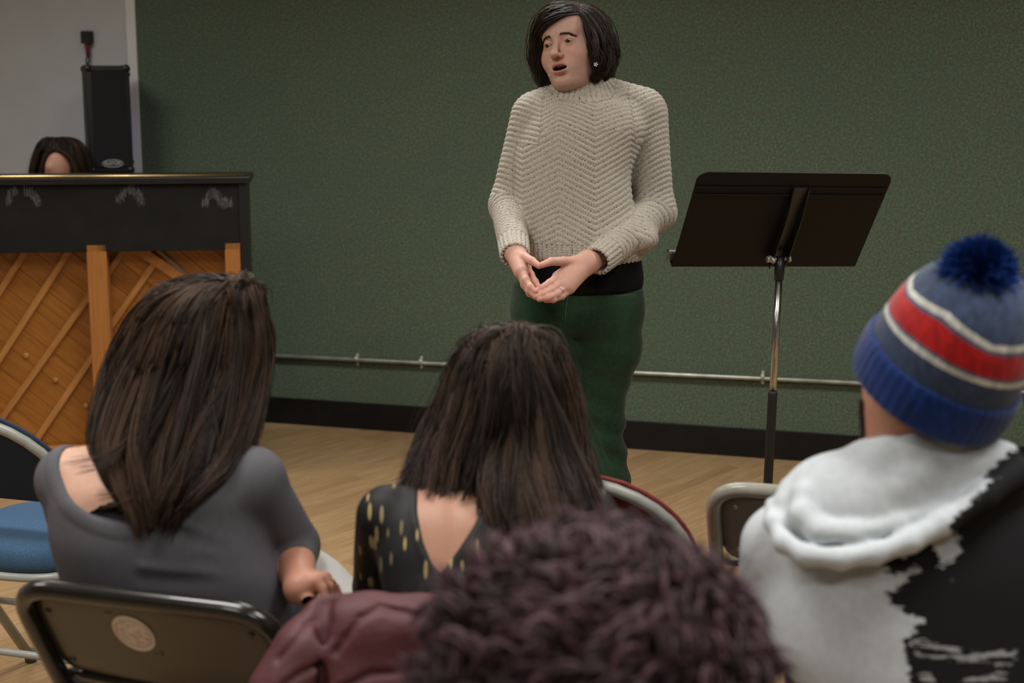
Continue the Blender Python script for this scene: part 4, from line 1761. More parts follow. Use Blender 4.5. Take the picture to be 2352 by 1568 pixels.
# upper teeth
M_TEETH = plain('teeth', (0.55, 0.50, 0.42), 0.25)
tv, tf = surf(lambda p: np.maximum(np.maximum(ell(to_head(p), (0, 0.066, -0.0605), (0.018, 0.0205, 0.0035)), -ell(to_head(p), (0, 0.062, -0.0605), (0.015, 0.0205, 0.01))), 0.066 - to_head(p)[:, 1]), *bounds([from_head((-.025, .05, -.072)), from_head((.025, .1, -.052))], 0.01), 0.0009)
if len(tv):
    wobj('teeth', np_mesh('teeth', tv, tf), M_TEETH, body)

# brows
M_HAIR1 = hair_mat('dark_brown_hair', (0.012, 0.0075, 0.005), (0.060, 0.037, 0.023), 0.48, 0, 0.28)
bw = []
rg = np.random.default_rng(4)
for sx in (-1, 1):
    for k in range(150):
        u = rg.random()
        base = np.array([sx * (0.013 + 0.034 * u), 0.0, 0.0112 + 0.0085 * math.sin(u * 2.4 + 0.2) - 0.007 * u + rg.normal(0, 0.0011)])
        base[2] += 0.002 * (1 - u)
        dirn = np.array([sx * (0.35 + 0.6 * u), 0, 0.75 - 1.1 * u])
        dirn /= np.linalg.norm(dirn)
        pts = []
        for t in np.linspace(0, 1, 4):
            q = base + dirn * 0.0075 * t
            # push on to the skin
            y = 0.10
            for _ in range(14):
                y -= float(head_local(np.array([[q[0], y, q[2]]], np.float32))[0]) * 0.8
            pts.append(from_head((q[0], y + 0.0006 + 0.0006 * t, q[2])))
        bw.append(pts)
C = np.array(bw)
wobj('eyebrows', strands_mesh('eyebrows', C, np.full(len(C), 0.00026), 0.3), hair_mat('brown_brow', (0.02, 0.012, 0.008), (0.05, 0.03, 0.02), 0.6), body)

# hair: chin-length, side part
GA = [
    [(1328, 31, 3.690), (1305, 33, 3.682), (1272, 44, 3.680), (1246, 60, 3.700), (1234, 90, 3.735), (1232, 122, 3.752), (1242, 158, 3.762), (1258, 184, 3.770), (1269, 199, 3.772)],
    [(1330, 19, 3.730), (1303, 17, 3.715), (1268, 26, 3.712), (1243, 55, 3.725), (1232, 95, 3.745), (1230, 132, 3.765), (1241, 165, 3.775), (1256, 188, 3.778), (1266, 203, 3.778)],
    [(1329, 12, 3.770), (1300, 8, 3.765), (1266, 17, 3.765), (1240, 48, 3.785), (1228, 92, 3.800), (1227, 132, 3.810), (1238, 165, 3.815), (1252, 188, 3.812), (1262, 200, 3.810)],
    [(1328, 9, 3.820), (1305, 8, 3.830), (1275, 18, 3.845), (1252, 50, 3.865), (1242, 92, 3.875), (1242, 130, 3.875), (1250, 162, 3.868), (1260, 182, 3.860), (1268, 194, 3.855)],
    [(1327, 9, 3.850), (1318, 14, 3.890), (1305, 30, 3.920), (1296, 62, 3.935), (1292, 100, 3.935), (1292, 135, 3.925), (1296, 162, 3.910), (1302, 178, 3.90), (1305, 190, 3.89)],
    [(1329, 9, 3.850), (1340, 14, 3.890), (1352, 32, 3.920), (1360, 65, 3.935), (1362, 105, 3.935), (1362, 138, 3.925), (1358, 163, 3.910), (1352, 178, 3.90), (1348, 190, 3.89)],
    [(1331, 9, 3.820), (1356, 14, 3.830), (1382, 34, 3.845), (1399, 70, 3.860), (1406, 108, 3.865), (1406, 138, 3.860), (1400, 162, 3.852), (1392, 178, 3.845), (1384, 190, 3.84)],
    [(1333, 13, 3.760), (1357, 19, 3.745), (1382, 42, 3.735), (1399, 76, 3.735), (1408, 112, 3.738), (1410, 140, 3.742), (1404, 160, 3.748), (1392, 176, 3.755), (1380, 188, 3.765)],
    [(1333, 21, 3.715), (1350, 31, 3.700), (1368, 56, 3.690), (1383, 88, 3.688), (1392, 118, 3.690), (1394, 142, 3.696), (1388, 162, 3.706), (1376, 178, 3.718), (1366, 190, 3.73)],
    [(1329, 29, 3.695), (1336, 44, 3.684), (1342, 68, 3.676), (1349, 95, 3.672), (1357, 120, 3.672), (1363, 140, 3.676), (1364, 156, 3.683), (1360, 172, 3.694), (1355, 186, 3.708)],
]
G1 = np.array([[P(*q) for q in g] for g in GA])
G1s = np.array([smooth_path(list(g), 5) for g in G1])
hc_core = np.stack([from_head((0, -0.02, z)) for z in np.linspace(0.10, -0.13, G1s.shape[1])])
C, tint = guide_strands(G1s, 7500, 22, jitter=0.0022, core=hc_core, rho=(0.93, 1.035), clumps=75, clump=0.9, wave=0.0095, wfreq=10, end=(0.86, 1.02), seed=3)
# flyaways over the crown
C2, t2 = guide_strands(G1s, 140, 22, jitter=0.006, core=hc_core, rho=(1.03, 1.12), clumps=50, clump=0.1, wave=0.008, wfreq=6, seed=9)
C, tint = np.concatenate([C, C2]), np.concatenate([tint, t2])
K_, T2 = G1s.shape[:2]
inner = hc_core[None] + (G1s - hc_core[None]) * 0.95
me = strands_mesh('hair', C, np.random.default_rng(1).uniform(0.0005, 0.0011, len(C)), 0.3, 3, tint, (inner.reshape(-1, 3), grid_faces(K_, T2), 0.1))
hair1 = wobj('hair', me, M_HAIR1, body)

# ear studs
M_STUD = plain('silver_stud', (0.75, 0.75, 0.74), 0.2, 0.8)
for (px, py, d, r) in ((1368.5, 148, 3.668, 0.0042), (1262, 172, 3.735, 0.0028)):
    c = P(px, py, d)
    bm = bmesh.new()
    for k in range(5):
        a = k * 2 * math.pi / 5
        bmesh.ops.create_icosphere(bm, subdivisions=1, radius=r * 0.62, matrix=Matrix.Translation(Vector(c) + Vector((math.cos(a) * r, -0.001, math.sin(a) * r))))
    bmesh.ops.create_icosphere(bm, subdivisions=1, radius=r * 0.7, matrix=Matrix.Translation(Vector(c) + Vector((0, -0.002, 0))))
    bm_obj('earring', bm, M_STUD, body, True, True)
# ring on the left hand
q0, q1 = LH['ring'][0][0], LH['ring'][0][1]
ax = (q1 - q0) / np.linalg.norm(q1 - q0)
rc0 = q0 * 0.45 + q1 * 0.55
u_ = np.cross(ax, [0, 0, 1]); u_ /= np.linalg.norm(u_); v_ = np.cross(ax, u_)
bm = bmesh.new()
tube(bm, [rc0 + (u_ * math.cos(a) + v_ * math.sin(a)) * 0.0112 for a in [2 * math.pi * k / 32 for k in range(32)]], 0.0013, 8, True)
bm_obj('finger_ring', bm, M_STUD, body, True, True)

# ---- sweater
col_top_n = np.array([-0.26, -0.10, 0.955]); col_top_n /= np.linalg.norm(col_top_n)
COLB, COLT = P(1340, 236, 3.80), P(1330, 170, 3.79)
COLC = P(1331, 184, 3.79)
hem_z = P(1330, 597, 3.68)[2]
hem_top = P(1330, 563, 3.68)[2]
wob_a, wob_b = Wob(22), Wob(55)
CUFL, CUFR = P(1371, 600, 3.620), P(1183, 587, 3.615)


def sleeve(p, s_, e_, w_, rs):
    return chain(p, [s_, e_, w_], rs, 0.03)


SL_R = [0.066, 0.0525, 0.0375]
SR_R = [0.060, 0.0485, 0.0375]


def sweater_fn(p, full=True):
    d = torso_l(p)
    d = smin(d, rc(p, P(1285, 232, 3.80), SHR + np.array([0.012, 0, 0.012]), 0.052, 0.058), 0.03)
    d = smin(d, rc(p, P(1395, 222, 3.80), SHL + np.array([-0.004, 0, 0.016]), 0.052, 0.064), 0.03)
    a1 = sleeve(p, SHL, ELL_, CUFL, SL_R)
    a2 = sleeve(p, SHR, ELR, CUFR, SR_R)
    # loose cloth under the left forearm
    a1 = smin(a1, ell(p, P(1480, 548, 3.74), (0.035, 0.05, 0.03)), 0.03)
    # bunching folds near the elbows
    f = 0.0035 * wob_a(p) + 0.0016 * wob_b(p)
    d = smin(d, a1, 0.014)
    d = smin(d, a2, 0.014)
    col = smax(rc(p, COLB, COLT, 0.088, 0.066), (p - COLC.astype(np.float32)) @ col_top_n.astype(np.float32), 0.006)
    d = smin(d, col, 0.02)
    d = d + f
    # openings: neck, hem, cuffs
    d = smax(d, -rc(p, COLB, COLT + (COLT - COLB) * 0.6, 0.074, 0.0585), 0.004)
    d = smax(d, hem_z - p[:, 2] - 1e3 * (np.abs(p[:, 0] - P(1330, 600, 3.8)[0]) > 0.175), 0.006) if False else d
    for c_, e_ in ((CUFL, ELL_), (CUFR, ELR)):
        ax_ = (c_ - e_) / np.linalg.norm(c_ - e_)
        end = (p - c_.astype(np.float32)) @ ax_.astype(np.float32)
        near = sph(p, c_, 0.075)
        d = smax(d, np.where(near < 0, end, -1.0), 0.004)
        d = smax(d, -rc(p, c_ - ax_ * 0.03, c_ + ax_ * 0.05, 0.0300, 0.0315), 0.003)
    return d


V, F = surf(sweater_fn, *bounds([P(1115, 150, 3.6), P(1565, 650, 3.6), P(1115, 150, 3.97), P(1565, 650, 3.97)], 0.03), 0.0029)
g = grad(sweater_fn, V)
V64 = V.astype(np.float64)


def seg_t(p, a, b):
    ba = b - a
    return np.clip((p - a) @ ba / (ba @ ba), 0, 1), np.linalg.norm(ba)


def perp(p, a, b):
    ba = b - a
    t = np.clip((p - a) @ ba / (ba @ ba), 0, 1)
    return np.linalg.norm(p - a - t[:, None] * ba, axis=1), t


xm = P(1284, 450, 3.67)[0]
ppm = m2(3.67)
tri = lambda u: np.abs(((u + 0.5) % 1.0) - 0.5) * 2       # 0 at integers, 1 between
per = 168 * ppm
row = V64[:, 2] + 0.45 * (V64[:, 1] - 3.68) * (V64[:, 2] > P(1330, 300, 3.7)[2]) + 0.050 * tri((V64[:, 0] - xm) / per)
rib = np.zeros(len(V))
dL = chain(V, [SHL, ELL_, CUFL], SL_R, 0.03)
dR = chain(V, [SHR, ELR, CUFR], SR_R, 0.03)
dT = torso_l(V)
xsr, xsl, zsh = P(1236, 260, 3.76)[0], P(1456, 260, 3.76)[0], P(1330, 330, 3.76)[2]
xx_ = V64[:, 0]
slope_ = (V64[:, 2] - zsh).clip(0)
isL = ((dL < dT - 0.004) & (dL < dR)) | ((V64[:, 2] > zsh) & (xx_ > xsl - 0.10 * slope_))
isR = ((dR < dT - 0.004) | ((V64[:, 2] > zsh) & (xx_ < xsr + 0.10 * slope_))) & ~isL
for m_, (s_, e_, w_) in ((isL, (SHL, ELL_, CUFL)), (isR, (SHR, ELR, CUFR))):
    q = V64[m_]
    p1, t1 = perp(q, s_, e_)
    t1 = np.minimum((q - s_) @ (e_ - s_) / ((e_ - s_) @ (e_ - s_)), 1)
    p2, t2_ = perp(q, e_, w_)
    l1, l2 = np.linalg.norm(e_ - s_), np.linalg.norm(w_ - e_)
    along = np.where(p1 < p2, t1 * l1, l1 + t2_ * l2)
    axd = np.where((p1 < p2)[:, None], (e_ - s_) / l1, (w_ - e_) / l2)
    # slant the rows around the sleeve
    side = (q - s_) @ np.array([1.0, 0, 0])
    front = (q - s_)[:, 1]
    row[m_] = -along + 0.25 * front - (0.45 if m_ is isL else -0.25) * side
    rib_m = (p2 < p1) & (t2_ * l2 > l2 - 0.062)
    # ribs run along the cuff: angle about its axis
    axc = (w_ - e_) / l2
    uu = np.cross(axc, [0, 0, 1.0]); uu /= np.linalg.norm(uu)
    vv = np.cross(axc, uu)
    rel = q - w_
    ang_ = np.arctan2(rel @ vv, rel @ uu)
    rr_ = rib[m_]
    rr_[rib_m] = 1
    rib[m_] = rr_
    rw = row[m_]
    rw[rib_m] = ang_[rib_m] * 0.046
    row[m_] = rw
stc = V64[:, 0].copy()
for m_, (s_, e_) in ((isL, (SHL, ELL_)), (isR, (SHR, ELR))):
    stc[m_] = np.arctan2(V64[m_, 1] - s_[1], V64[m_, 0] - (s_[0] + e_[0]) / 2) * 0.055
# hem and collar ribs
tm = ~(isL | isR)
cT = np.array([P(1335, 580, 3.8)[0], P(1335, 580, 3.8)[1]])
hem_m = tm & (V64[:, 2] < hem_top)
rib[hem_m] = 1
row[hem_m] = np.arctan2(V64[hem_m, 1] - cT[1], V64[hem_m, 0] - cT[0]) * 0.16
colm = tm & (((V64 - COLC) @ col_top_n) > -0.062) & (perp(V64, COLB, COLT)[0] < 0.096)
cax = (COLT - COLB) / np.linalg.norm(COLT - COLB)
rel = V64 - COLB
rib[colm] = 1
row[colm] = np.arctan2(rel[colm, 1], rel[colm, 0] - 0.0) * 0.092
RP = np.where(rib > 0, 0.0160, 0.0150)
ph = row / RP
prof = np.abs(np.sin(np.pi * ph))          # 0 in the grooves
disp = 0.0036 * (prof ** 0.6 - 0.6) * np.where(rib > 0, 1.25, 1.0)
Vd = V64 + g * disp[:, None]


def sweater_mat():
    t = NT('cream_tweed_knit')
    a = t.attr('row')
    v = t.coords()
    fl = t.noise(v, 330, 2, 0.5)
    fl2 = t.noise(v, 150, 3, 0.6)
    yarn = t.noise(t.coords(scale=(1, 1, 1.6)), 260, 3, 0.65)
    c = t.ramp(yarn, [(0.3, (0.38, 0.345, 0.285)), (0.6, (0.56, 0.515, 0.44)), (0.8, (0.63, 0.59, 0.52))])
    c = t.mix(t.ramp(t.noise(v, 11, 3), [(0.4, (0, 0, 0)), (0.7, (0.4, 0.4, 0.4))]), c, (0.50, 0.42, 0.33), 'MIX')
    # flecks of black yarn, thickest along the row joins
    gm = t.math('SUBTRACT', 1.0, a.outputs['Fac'])
    thr = t.math('ADD', fl, t.math('MULTIPLY', t.math('POWER', gm, 2.0), 0.20))
    c = t.mix(t.ramp(thr, [(0.67, (0, 0, 0)), (0.75, (0.85, 0.85, 0.85))]), c, (0.030, 0.026, 0.025), 'MIX')
    c = t.mix(t.ramp(fl2, [(0.69, (0, 0, 0)), (0.74, (0.7, 0.7, 0.7))]), c, (0.16, 0.11, 0.09), 'MIX')
    t.base(c)
    t.set(Roughness=0.95, Specular_IOR_Level=0.15, Sheen_Weight=0.15)
    st = t.attr('across').outputs['Fac']
    pf = t.attr('phase').outputs['Fac']
    # stitches lean one way in one half of each row, the other way in the other half: a braid
    lean = t.math('MULTIPLY', t.math('ABSOLUTE', t.math('SUBTRACT', t.math('FRACT', pf), 0.5)), 3.0)
    stitch = t.math('ABSOLUTE', t.math('SINE', t.math('ADD', t.math('MULTIPLY', st, 470.0), lean)))
    t.bump(t.math('ADD', t.math('ADD', yarn, t.math('MULTIPLY', fl2, 0.6)), t.math('MULTIPLY', stitch, 0.38)), 0.65, 0.0035)
    return t.m


sweater = wobj('sweater', np_mesh('sweater', Vd, F, True, {'row': prof.astype(np.float32), 'phase': ph.astype(np.float32), 'across': np.where(rib > 0, V64[:, 2], stc).astype(np.float32)}), sweater_mat(), man)
sweater['label'] = 'cream flecked chevron-knit sweater with a ribbed high neck'

# ---- black undershirt
shirt_l = Loft([(575, 1212, 1468, 3.80, 0.118), (600, 1210, 1474, 3.80, 0.120), (640, 1204, 1478, 3.80, 0.120), (664, 1200, 1474, 3.80, 0.118)], 2.3)
ws = Wob(60, 7, (0.3, 0.3, 1.6))
sV, sF = surf(lambda p: shirt_l(p, 0.006) + 0.004 * ws(p), *bounds([P(1185, 570, 3.65), P(1495, 680, 3.95), P(1185, 680, 3.95), P(1495, 570, 3.65)], 0.03), 0.005)
M_SHIRT = plain('black_jersey', (0.0032, 0.0032, 0.0036), 0.9, bump=0.2, bscale=500, spec=0.15)
wobj('undershirt', np_mesh('undershirt', sV, sF), M_SHIRT, man)

# ---- trousers
pel = Loft([(648, 1183, 1470, 3.80, 0.112), (680, 1178, 1473, 3.80, 0.116), (720, 1174, 1475, 3.80, 0.122), (765, 1177, 1473, 3.80, 0.120), (785, 1186, 1466, 3.80, 0.11)], 2.4)
wp, wp2 = Wob(30, 7, (0.6, 0.6, 1.3)), Wob(75, 7, (0.5, 0.5, 1.5))


wk1, wk2 = Wob(62, 6, (0.7, 0.5, 1.3)), Wob(24)


def leg_pts(px_list, d=3.80):
    return [P(x, y, d) for x, y in px_list]


LLp = leg_pts([(1393, 712), (1391, 800), (1381, 870), (1379, 950), (1386, 1040), (1394, 1095)])
LLr = [0.095, 0.090, 0.071, 0.0605, 0.0535, 0.0535]
calfL = [LLp[-1], np.array([LLp[-1][0] + 0.01, LLp[-1][1] + 0.03, 0.30]), np.array([LLp[-1][0] + 0.01, LLp[-1][1] + 0.03, 0.075])]
LRp = leg_pts([(1252, 712), (1254, 800), (1258, 870), (1262, 950), (1262, 1040), (1262, 1095)])
LRr = [0.093, 0.086, 0.072, 0.062, 0.058, 0.058]
calfR = [LRp[-1], np.array([LRp[-1][0] - 0.01, LRp[-1][1] + 0.03, 0.30]), np.array([LRp[-1][0] - 0.015, LRp[-1][1] + 0.03, 0.075])]


pel_z = P(1325, 770, 3.8)[2]


def pants_fn(p):
    d = smax(pel(p, 0.012), pel_z - p[:, 2], 0.09)
    for pts, rs, cf_ in ((LLp, LLr, calfL), (LRp, LRr, calfR)):
        l_ = chain(p, pts, rs, 0.03)
        l_ = smin(l_, chain(p, cf_, [rs[-1], 0.056, 0.05], 0.03), 0.03)
        # knee creases
        kz = pts[-2][2]
        amp = 0.0045 * np.exp(-((p[:, 2] - kz) / 0.12) ** 2) + 0.0016
        l_ = l_ + amp * (wk1(p) * 1.6 + 0.5 * np.sin(p[:, 2] * 95 + p[:, 0] * 70 + 3 * wk2(p)))
        d = smin(d, l_, 0.035)
    d = d + 0.0035 * wp(p) + 0.0015 * wp2(p)
    # fly: a raised placket line and pocket mouth groove
    return smax(d, 0.06 - p[:, 2], 0.004)


pocket = [P(x, y, 3.66) for x, y in ((1386, 660), (1392, 672), (1405, 680), (1432, 684), (1470, 683))]


def pants2(p):
    d = pants_fn(p)
    fly = [P(1312, 662, 3.68), P(1304, 690, 3.68), P(1300, 735, 3.68), P(1292, 742, 3.68)]
    q = p.copy(); q[:, 1] = 0
    fl = [np.array([a[0], 0, a[2]]) for a in fly]
    pk = [np.array([a[0], 0, a[2]]) for a in pocket]
    front = p[:, 1] < 3.80
    gr_ = np.minimum(chain(q, fl, [0] * 4), chain(q, pk, [0] * 5))
    return d + np.where(front, 0.003 * np.exp(-(gr_ / 0.003) ** 2), 0)


pV, pF = surf(pants2, *bounds([P(1150, 640, 3.62), P(1500, 640, 3.98), calfL[-1] + [0.1, 0.1, 0], calfR[-1] - [0.1, 0.1, 0]], 0.03), 0.0042)


def cord_mat():
    t = NT('green_corduroy')
    v = t.coords()
    w_ = t.n('ShaderNodeTexWave', bands_direction='X')
    w_.inputs['Scale'].default_value = 150
    w_.inputs['Distortion'].default_value = 0.6
    t.l(v, w_.inputs['Vector'])
    n_ = t.noise(v, 9, 3)
    n3 = t.noise(v, 120, 3)
    c = t.ramp(n_, [(0.3, (0.009, 0.028, 0.012)), (0.7, (0.018, 0.050, 0.023))])
    c = t.mix(t.ramp(n3, [(0.45, (0, 0, 0)), (0.75, (0.5, 0.5, 0.5))]), c, (0.030, 0.064, 0.034), 'MIX')
    t.base(c)
    t.set(Roughness=0.9, Specular_IOR_Level=0.15, Sheen_Weight=0.15)
    t.bump(w_.outputs['Fac'], 0.25, 0.001)
    return t.m


M_CORD = cord_mat()
pants = wobj('trousers', np_mesh('trousers', pV, pF), M_CORD, man)
M_STITCH = plain('pale_stitch', (0.09, 0.14, 0.09), 0.8)


def on_front(q, fn, y0):
    y = y0
    for _ in range(30):
        y += float(fn(np.array([[q[0], y, q[2]]], np.float32))[0]) * 0.8
    return np.array([q[0], y - 0.0006, q[2]])


for nm, pth in (('fly_seam', [(1312, 662), (1306, 685), (1301, 712), (1299, 740)]), ('pocket_seam', [(1386, 661), (1391, 671), (1403, 679), (1428, 684), (1468, 683)])):
    pp = smooth_path([P(x, y, 3.66) for x, y in pth], 8)
    bm = bmesh.new()
    tube(bm, [on_front(q, pants2, 3.60) for q in pp], 0.0009, 6)
    bm_obj(nm, bm, M_STITCH, pants, True, True)

# shoes
M_SHOE = plain('dark_brown_leather', (0.03, 0.018, 0.012), 0.4)
for a_ in (calfL[-1], calfR[-1]):
    c = np.array([a_[0], a_[1], 0])
    fnS = lambda p: smax(smin(rc(p, c + [0, 0.03, 0.05], c + [-0.02, -0.17, 0.035], 0.045, 0.04), rc(p, c + [0, 0.0, 0.05], c + [0, 0.0, 0.11], 0.045, 0.045), 0.03), 0.001 - p[:, 2], 0.003)
    v_, f_ = surf(fnS, c + [-0.1, -0.25, -0.02], c + [0.1, 0.12, 0.2], 0.006)
    wobj('shoe', np_mesh('shoe', v_, f_), M_SHOE, man)

# ================================================================== THE AUDIENCE
def ring_guides(rows, K=24, theta=(0, 360), sub=4, twist=0.0):
    """hair envelope rows (y, xl, xr, depth, half depth) -> guides running root to tip, and the core line"""
    rows = np.array(smooth_path([np.array(r, float) for r in rows], sub))
    th = np.radians(np.linspace(theta[0], theta[1], K))
    G, core = [], []
    for (y, xl, xr, d, hb) in rows:
        c = P((xl + xr) / 2, y, d)
        core.append(c)
    core = np.array(core)
    for a in th:
        g = []
        for i_, ((y, xl, xr, d, hb), c) in enumerate(zip(rows, core)):
            a_t = a + math.radians(twist) * i_ / len(rows)
            ax_ = max((xr - xl) / 2 * m2(d), 0.0005)
            g.append(c + np.array([ax_ * math.cos(a_t), max(hb, 0.0005) * math.sin(a_t), 0]))
        G.append(g)
    return np.array(G), core


def hair_from_rows(name, rows, n, mat, parent, theta=(0, 360), K=28, T=22, seed=1, fly=60, r=(0.0006, 0.0013), inner=0.93, cap=0, twist=0.0, **kw):
    G, core = ring_guides(rows, K, theta, 4, twist)
    C, tint = guide_strands(G, n, T, core=core, seed=seed, **kw)
    if fly:
        k2 = dict(kw)
        k2.update(rho=(1.0, 1.10), clump=0.1, jitter=0.006, wave=kw.get('wave', 0.004) * 1.8)
        C2, t2 = guide_strands(G, fly, T, core=core, seed=seed + 50, **k2)
        C, tint = np.concatenate([C, C2]), np.concatenate([tint, t2])
    inn = core[None] + (G - core[None]) * inner
    inn = inn[:, :int(inn.shape[1] * 0.93)]
    if cap:
        Gc, cc = ring_guides(rows[:cap], 24, (0, 360))
        C3, t3 = guide_strands(Gc, n // 4, T, core=cc, seed=seed + 70, **{**kw, 'end': (0.9, 1.0)})
        C, tint = np.concatenate([C3, C]), np.concatenate([t3, tint])
        ic = cc[None] + (Gc - cc[None]) * 0.95
    rad = np.random.default_rng(seed).uniform(*r, len(C))
    rad[-fly:] *= 0.6 if fly else 1
    ev, ef = inn.reshape(-1, 3), grid_faces(inn.shape[0], inn.shape[1])
    if cap:
        ef = np.concatenate([ef, grid_faces(ic.shape[0], ic.shape[1]) + len(ev)])
        ev = np.concatenate([ev, ic.reshape(-1, 3)])
    me = strands_mesh(name, C, rad, 0.3, 3, tint, (ev, ef, 0.05))
    return wobj(name, me, mat, parent)


def chair_pt(org, x, y, z):
    return np.asarray(org) + cr * x + cf * y + np.array([0, 0, z])


def seated_legs(org):
    """hip, knee, ankle, toe for both legs of a sitter on a chair at org"""
    out = []
    for sx in (-1, 1):
        out.append([chair_pt(org, sx * 0.085, 0.0, 0.535), chair_pt(org, sx * 0.10, 0.43, 0.52), chair_pt(org, sx * 0.10, 0.45, 0.09), chair_pt(org, sx * 0.11, 0.60, 0.04)])
    return out


def legs_mesh(org, parent, mat, shoe, rs=(0.082, 0.06, 0.045), name='trousers', lap=None):
    L = seated_legs(org)
    def fn(p):
        d = None
        for h_, k_, a_, t_ in L:
            e = chain(p, [h_, k_, a_], rs, 0.02)
            d = e if d is None else smin(d, e, 0.02)
        d = smin(d, rc(p, L[0][0] + cf * 0.02, L[1][0] + cf * 0.02, 0.088, 0.088), 0.03)
        return smax(d, 0.505 - p[:, 2] - 10 * np.maximum(0, np.abs((p - np.asarray(org, np.float32)) @ cf.astype(np.float32) - 0.03) - 0.235), 0.01) if True else d
    V, F = surf(fn, *bounds([q for l_ in L for q in l_[:3]], 0.11), 0.010)
    o = wobj(name, np_mesh(name, V, F), mat, parent)
    for h_, k_, a_, t_ in L:
        b = a_.copy()
        f2 = lambda p: smax(smin(rc(p, b - [0, 0, 0.045], t_ - [0, 0, 0.005], 0.038, 0.034), rc(p, b - [0, 0, 0.04], b + [0, 0, 0.03], 0.040, 0.042), 0.02), 0.001 - p[:, 2], 0.003)
        V, F = surf(f2, *bounds([b, t_, b - [0, 0, 0.09]], 0.06), 0.009)
        wobj('shoe', np_mesh('shoe', V, F), shoe, parent)
    return o


M_DENIM = plain('dark_denim', (0.012, 0.016, 0.028), 0.9, bump=0.3, bscale=700)
M_JEANS = plain('blue_denim', (0.012, 0.035, 0.10), 0.9, bump=0.3, bscale=700)
M_BLKTR = plain('black_trousers', (0.008, 0.008, 0.009), 0.9)
M_SHOEB = plain('black_shoe', (0.01, 0.01, 0.01), 0.5)

# ------------------------------------------------------------------ woman in the grey top
M_SKIN2 = skin_mat('light_skin', (0.56, 0.34, 0.245), 0.5)
M_SKIN3 = skin_mat('tan_skin', (0.42, 0.225, 0.15), 0.5)
w1 = empty('person', tuple(chair_pt(b_org, 0, 0, 0)), 0, 'person seated in a grey scoop-back top with long dark brown hair', 'person')
tw = Loft([(1012, 300, 480, 2.44, 0.045), (1035, 200, 560, 2.44, 0.062), (1062, 158, 600, 2.43, 0.080), (1110, 132, 610, 2.42, 0.096), (1170, 124, 598, 2.42, 0.103), (1240, 130, 604, 2.42, 0.105), (1310, 150, 632, 2.43, 0.105), (1390, 172, 660, 2.46, 0.110), (1480, 178, 662, 2.485, 0.118), (1560, 185, 680, 2.50, 0.12)], 2.4)
SA, EA = P(580, 1103, 2.41), P(672, 1256, 2.52)
WA1 = P(690, 1350, 2.385)
SB, EB, WB = P(158, 1098, 2.43), P(188, 1290, 2.58), P(330, 1330, 2.72)
HH = {
    'index': (J([(722, 1335, 2.375), (742, 1352, 2.37), (752, 1378, 2.365), (750, 1395, 2.37)]), [0.0098, 0.0085, 0.0075, 0.0065]),
    'middle': (J([(735, 1330, 2.39), (757, 1347, 2.39), (767, 1374, 2.39), (765, 1392, 2.39)]), [0.0098, 0.0085, 0.0075, 0.0065]),
    'ring': (J([(744, 1328, 2.405), (766, 1345, 2.41), (776, 1368, 2.41), (774, 1388, 2.41)]), [0.0094, 0.008, 0.0072, 0.006]),
    'pinky': (J([(748, 1330, 2.42), (770, 1348, 2.425), (780, 1368, 2.425), (778, 1384, 2.425)]), [0.0088, 0.0072, 0.0065, 0.0055]),
    'thumb': (J([(700, 1372, 2.375), (708, 1380, 2.36), (728, 1384, 2.355), (750, 1384, 2.36)]), [0.0125, 0.0105, 0.009, 0.0075]),
}


def w1_body(p):
    d = tw(p)
    d = smin(d, rc(p, P(440, 900, 2.52), P(352, 1050, 2.44), 0.050, 0.055), 0.04)
    d = smin(d, rc(p, P(345, 1050, 2.44), SA, 0.050, 0.047), 0.03)
    d = smin(d, rc(p, P(345, 1050, 2.44), SB, 0.050, 0.045), 0.03)
    d = smin(d, chain(p, [SA, EA], [0.050, 0.043]), 0.02)
    d = smin(d, chain(p, [SB, EB, WB], [0.047, 0.038, 0.027]), 0.02)
    return d


def w1_arm(p):
    d = chain(p, [EA, WA1], [0.040, 0.026])
    palm = None
    for k in ('index', 'middle', 'ring', 'pinky'):
        e = rc(p, WA1, HH[k][0][0], 0.019, 0.0115)
        palm = e if palm is None else smin(palm, e, 0.014)
    d = smin(d, palm, 0.014)
    for k in HH:
        d = smin(d, chain(p, *HH[k], k=0.003), 0.004)
    return d


w1_head = lambda p: smin(ell(p, P(468, 800, 2.535), (0.076, 0.090, 0.100)), rc(p, P(468, 820, 2.55), P(390, 1000, 2.48), 0.05, 0.052), 0.03)
w1_fn = lambda p: smin(smin(w1_body(p), w1_head(p), 0.02), w1_arm(p), 0.01)
V, F = surf(w1_fn, *bounds([P(80, 640, 2.4), P(800, 1568, 2.4), P(80, 640, 2.75), P(800, 1568, 2.75)], 0.02), 0.0048)
tn = np.tile(np.array([1, 1, 1], np.float32), (len(V), 1))
hm = (np.minimum(w1_arm(V), 0.01) < 0.006)
tn[hm] = (0.82, 0.66, 0.62)
w1b = wobj('body', np_mesh('body', V, F, True, {'tint': tn}), M_SKIN2, w1)
bm = bmesh.new()
tube(bm, [np.array(HH['ring'][0][1]) * 0.6 + np.array(HH['ring'][0][0]) * 0.4 + np.array([0.0098 * math.cos(a), -0.004 * math.cos(a), 0.0098 * math.sin(a)]) for a in [2 * math.pi * k / 24 for k in range(24)]], 0.0015, 6, True)
bm_obj('finger_ring', bm, M_BRASS, w1b, True, True)

wa1, wa2 = Wob(34, 7, (0.7, 0.7, 1.3)), Wob(80, 6, (0.5, 0.5, 1.4))
cut_c = P(308, 1050, 2.33)


